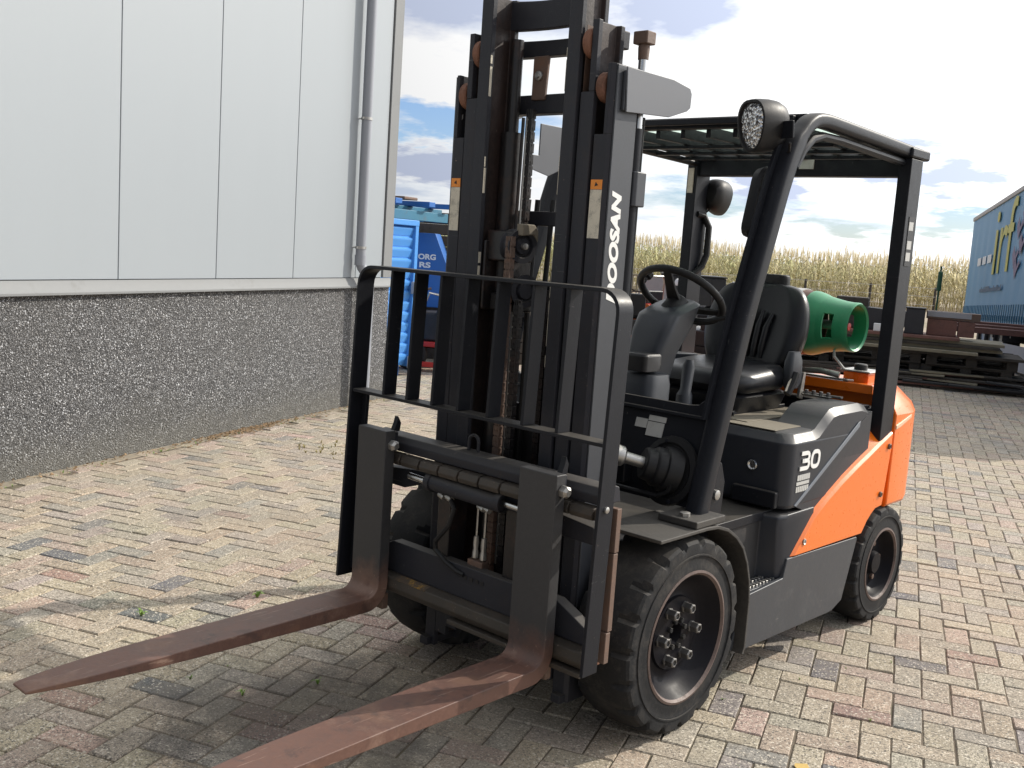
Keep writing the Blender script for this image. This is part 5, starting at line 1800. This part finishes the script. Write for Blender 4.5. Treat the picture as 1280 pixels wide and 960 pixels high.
# --- load backrest
sy = lambda co: Vector((co.x, co.y - .035 * (.9 - co.z), co.z))
fr_ = [(-.585, .335), (-.585, 1.415)]
fr_ += [(-.585 + .068 * (1 - math.cos(R(a))), 1.415 + .068 * math.sin(R(a))) for a in range(15, 91, 15)]
fr_ += [(.585 - .068 * (1 - math.cos(R(a))), 1.415 + .068 * math.sin(R(a))) for a in range(90, -1, -15)]
fr_ += [(.585, .335)]
bfr = MB().ribbon(fr_, 'y', -.523, -.453, -.012).build('load_backrest', 'black', FL, bevel=.002, sharp=40, xf=sy)
for k, x in enumerate((-.409, -.287, -.161, -.038, .099, .249, .39)):
    MB().box(x - .006, x + .006, -.515, -.458, 1.0365, 1.4708).build('backrest_bar', 'black', bfr, bevel=.0015, xf=sy)
MB().box(-.5725, .5725, -.518, -.455, 1.025, 1.036).build('backrest_crossbar', 'black', bfr, bevel=.0015, xf=sy)
for s in (1, -1):
    mir = (lambda co: sy(co)) if s == 1 else (lambda co: sy(Vector((-co.x, co.y, co.z))))
    MB().box(.548, .5722, -.470, -.455, .36, 1.02).build('post_stiffener', 'black', bfr, bevel=.0015, xf=mir)
    MB().lathe([(0, .010), (.006, .010), (.008, .006), (.008, 0)], (.585, -.49, .84), (1, 0, 0), 8).build('bolt', 'zinc', bfr, xf=mir)
    # side guide strips, rusty brown
    for z0, z1, y0 in ((.70, .835, -.440), (.455, .697, -.442), (.355, .452, -.448)):
        MB().box(.560, .590, y0, y0 + .022, z0, z1).build('guide_strip', 'rusty', bfr, bevel=.002, xf=None if s == 1 else (lambda co: Vector((-co.x, co.y, co.z))))
    MB().box(.540, .559, -.445, -.425, .34, .84).build('guide_strip', 'rust', bfr, bevel=.002, xf=None if s == 1 else (lambda co: Vector((-co.x, co.y, co.z))))

# --- carriage with side shifter
MB().prism([(-.448, .832), (-.452, .862), (-.435, .884), (-.385, .890), (-.355, .880), (-.345, .832)], 'x', -.530, .530).build('carriage_bar', 'mast', FL, bevel=.004)
for k in range(11):
    x0 = -.528 + k * .0965
    MB().prism([(-.440, .786), (-.474, .790), (-.480, .806), (-.470, .826), (-.440, .830)], 'x', x0, x0 + .088).build('bar_hook', 'hook', FL, bevel=.003)
MB().prism([(-.440, .786), (-.466, .790), (-.466, .822), (-.440, .828)], 'x', -.530, .530).build('hook_rail', 'hook', FL, bevel=.002)
MB().prism([(-.50, .755), (-.30, .775), (.30, .775), (.50, .755), (.50, .70), (.36, .70), (.28, .73), (-.28, .73), (-.36, .70), (-.50, .70)], 'y', -.43, -.37).build('shifter_beam', 'mast', FL, bevel=.004)
MB().cyl((-.195, -.452, .758), (.135, -.452, .752), .029, 22).build('shift_cylinder', 'mast', FL)
for x0, x1 in ((-.31, -.196), (.136, .25)):
    MB().cyl((x0, -.452, .757), (x1, -.452, .753), .012, 14).build('shift_rod', 'chrome', FL)
    MB().lathe([(-.012, .033), (.012, .033)], ((x1 if x0 < 0 else x0), -.452, .757), (1, 0, 0), 20).build('cylinder_gland', 'mast', FL)
for x in (-.16, -.125, .03, .055):
    MB().cyl((x, -.445, .722), (x + .03, -.45, .716), .011, 8).build('hose_fitting', 'zinc', FL)
MB().tube([(-.10, -.45, .715), (-.075, -.455, .69), (-.09, -.46, .63), (-.15, -.462, .56), (-.15, -.46, .53), (-.10, -.455, .495), (-.05, -.45, .475), (-.02, -.445, .47)], .009, 8).build('shift_hose', 'softrubber', FL)
for x in (-.015, .022):
    MB().tube([(x, -.40, .72), (x, -.40, .56)], .004, 6).build('valve_pipe', 'zinc', FL)
    MB().lathe([(-.045, .009), (-.02, .011), (0, .009), (.012, .012), (.03, .012)], (x, -.40, .555), (0, 0, -1), 8).build('pipe_fitting', 'zinc', FL)
MB().box(-.035, .035, -.418, -.385, .44, .52).build('valve_block', 'rusty', FL, bevel=.003)
ey = MB()
ey.tube([Vector((.0 - .055, -.40, .892)) + Vector((.022 * math.cos(R(a)), 0, .028 + .022 * math.sin(R(a)))) for a in range(0, 181, 20)], .006, 8)
ey.cyl((-.033, -.40, .885), (-.033, -.40, .92), .006, 8)
ey.cyl((-.077, -.40, .885), (-.077, -.40, .92), .006, 8)
ey.build('lifting_eye', 'mast', FL)
for s in (1, -1):
    MB().box(s * .16 - .03, s * .16 + .03, -.42, -.335, .30, .83).build('carriage_upright', 'grease', FL, bevel=.004)
# lower plate, its face text dots, the worn lower hook bar
MB().prism([(-.53, .43), (-.44, .475), (-.385, .500), (.385, .500), (.44, .475), (.53, .43), (.53, .386), (-.53, .386)], 'y', -.445, -.40).build('lower_plate', 'mast', FL, bevel=.004)
dt = MB()
for x in (-.012, .016, .042, .066):
    dt.cbox((x, -.4458, .463 - .004 * 0), (.016, .003, .013))
dt.build('stamped_marks', 'ink', FL)
MB().prism([(-.445, .385), (-.478, .376), (-.484, .345), (-.470, .322), (-.40, .315), (-.40, .385)], 'x', -.530, .530).build('lower_bar', 'hook', FL, bevel=.005)
MB().box(-.05, .53, -.486, -.420, .298, .3145).build('lower_hook', 'hook', FL, bevel=.003)
MB().box(-.33, -.175, -.4798, -.448, .3768, .3785).build('yellow_mark', 'yellow', FL, xf=lambda co: Vector((co.x, co.y, co.z + (co.y + .445) * .27 + .0075)))

# --- forks
def fork(xc):
    # paired lines: front / upper face and back / lower face, from the top of the shank to the tip
    dz = .018
    fa = [(-.535, .915), (-.535, .60), (-.535, .42)]
    ba = [(-.490, .915), (-.490, .60), (-.490, .42)]
    for a in range(0, 91, 15):
        fa.append((-.535 - .045 * (1 - math.cos(R(a))), .343 + dz - .045 * math.sin(R(a))))
        ba.append((-.490 - .090 * (1 - math.cos(R(a))), .339 + dz - .090 * math.sin(R(a))))
    for y, zt, zb in ((-.80, .297, .250), (-1.05, .294, .2525), (-1.30, .290, .256), (-1.42, .288, .258), (-1.52, .286, .261), (-1.60, .284, .263), (-1.66, .2825, .265), (-1.705, .281, .267), (-1.735, .279, .268), (-1.75, .276, .269)):
        fa.append((y, zt + dz))
        ba.append((y, zb + dz))

    def hw(y):
        if y > -1.30:
            return .075
        u = (-1.30 - y) / .45
        return .075 - .034 * u ** 2.3

    rings = []
    for p, q in zip(fa, ba):
        h_ = hw(min(p[0], q[0]))
        rings.append([(xc - h_, p[0], p[1]), (xc + h_, p[0], p[1]), (xc + h_, q[0], q[1]), (xc - h_, q[0], q[1])])
    o = MB().loft(rings).build('fork', 'fork', FL, bevel=.004, sharp=40)
    MB().box(xc - .05, xc + .05, -.489, -.452, .835, .905).build('fork_hook', 'mast', o, bevel=.006)
    MB().box(xc - .05, xc + .05, -.489, -.46, .25, .31).build('fork_hook', 'rusty', o, bevel=.006)
    MB().lathe([(0, .020), (.018, .020), (.026, .012), (.026, 0)], (xc + .0755, -.505, .865), (1, 0, -.1), 6).build('lock_pin', 'zinc', o)
    MB().prism([(-.46, .90), (-.43, .90), (-.425, .93), (-.44, .955), (-.447, .93)], 'x', xc + .01, xc + .03).build('lock_lever', 'black', o, bevel=.002)
    return o


f1 = fork(-.428)
f2 = fork(.352)
# --- gas bottle lying on the counterweight
gb = thing('gas_bottle', 'green capped gas bottle strapped crosswise behind the forklift seat', 'gas bottle', (.028, 1.69, 1.318))
AX = Vector((1, -.02, 0))
c0 = Vector((0, 0, 0))
MB().lathe([(-.30, 0), (-.30, .10), (-.27, .145), (-.22, .155), (.02, .155), (.07, .150), (.075, .150)], c0, AX, 40).build('bottle_body', 'tankrust', gb)
MB().lathe([(.0755, .152), (.09, .151), (.125, .141), (.150, .131)], c0, AX, 44).build('bottle_shoulder', 'green', gb)
# collar: a ring cage with two hand holes
cl = MB()
n = 64
for rr, sgn in ((.118, 1),):
    pass
segs = []
prof_o = [(.150, .1315), (.178, .1255), (.226, .117), (.262, .114), (.290, .114), (.298, .109), (.290, .101), (.262, .103), (.226, .107), (.178, .1155), (.150, .1215)]
def pt(h, r, a):
    ax = AX.normalized()
    a1 = Vector((0, 0, 1))
    b1 = ax.cross(a1)
    return ax * h + r * (math.cos(a) * a1 + math.sin(a) * b1)
hole = lambda a: (R(64) < a % (2 * math.pi) < R(116)) or (R(244) < a % (2 * math.pi) < R(296))
V_ = [[cl.bm.verts.new(pt(h, r, 2 * math.pi * k / n)) for h, r in prof_o] for k in range(n)]
m_ = len(prof_o)
for k in range(n):
    a = 2 * math.pi * (k + .5) / n
    k2 = (k + 1) % n
    for i in range(m_):
        i2 = (i + 1) % m_
        if hole(a) and i in (1, 8):
            continue
        cl.face([V_[k][i], V_[k2][i], V_[k2][i2], V_[k][i2]])
    if hole(a):
        cl.face([V_[k][2], V_[k2][2], V_[k2][8], V_[k][8]])
        cl.face([V_[k][1], V_[k2][1], V_[k2][9], V_[k][9]])
    for e1, e2, kk in ((hole(a), hole(2 * math.pi * (k + 1.5) / n), k2),):
        if e1 != e2:
            cl.face([V_[kk][1], V_[kk][2], V_[kk][8], V_[kk][9]])
cl.build('collar', 'green', gb, sharp=40)
vv = MB()
vv.cyl(AX * .12, AX * .215, .022, 14)
vv.cyl(AX * .215, AX * .242, .014, 10)
vv.cyl(AX * .205 + Vector((0, 0, -.0)), AX * .205 + Vector((0, -.03, -.085)), .011, 10)
vv.build('valve', 'zinc', gb)
MB().lathe([(0, .017), (.014, .018), (.016, .012), (.016, 0)], AX * .242, AX, 10).build('valve_wheel', 'red', gb)
MB().ribbon([(.1585 * math.cos(R(a)), .1585 * math.sin(R(a))) for a in range(-20, 201, 10)], 'x', -.02, .03, .004).build('strap', 'zinc', gb)
MB().ribbon([(.1585 * math.cos(R(a)), .1585 * math.sin(R(a))) for a in range(-20, 201, 10)], 'x', -.19, -.14, .004).build('strap', 'zinc', gb)
hsn = MB()
hsn.tube([(.205, -.035, -.09), (.22, -.05, -.14), (.26, -.03, -.19), (.30, .0, -.22), (.33, .02, -.205)], .0065, 8)
hsn.build('gas_hose', 'label', gb)
# cradle that carries the bottle
crd = MB()
for x in (-.17, 0.0):
    crd.ribbon([(1.69 + .162 * math.cos(R(a)), 1.318 + .162 * math.sin(R(a))) for a in range(-160, -19, 14)], 'x', x - .03, x + .04, -.008)
    crd.box(x - .02, x + .03, 1.65, 1.73, 1.065, 1.149)
crd.build('bottle_cradle', 'mast_side', FL, bevel=.002)
MB().tube([(.10, 1.60, 1.10), (.22, 1.585, 1.11), (.30, 1.60, 1.10)], .014, 10).build('cradle_lever', 'zinc', FL)
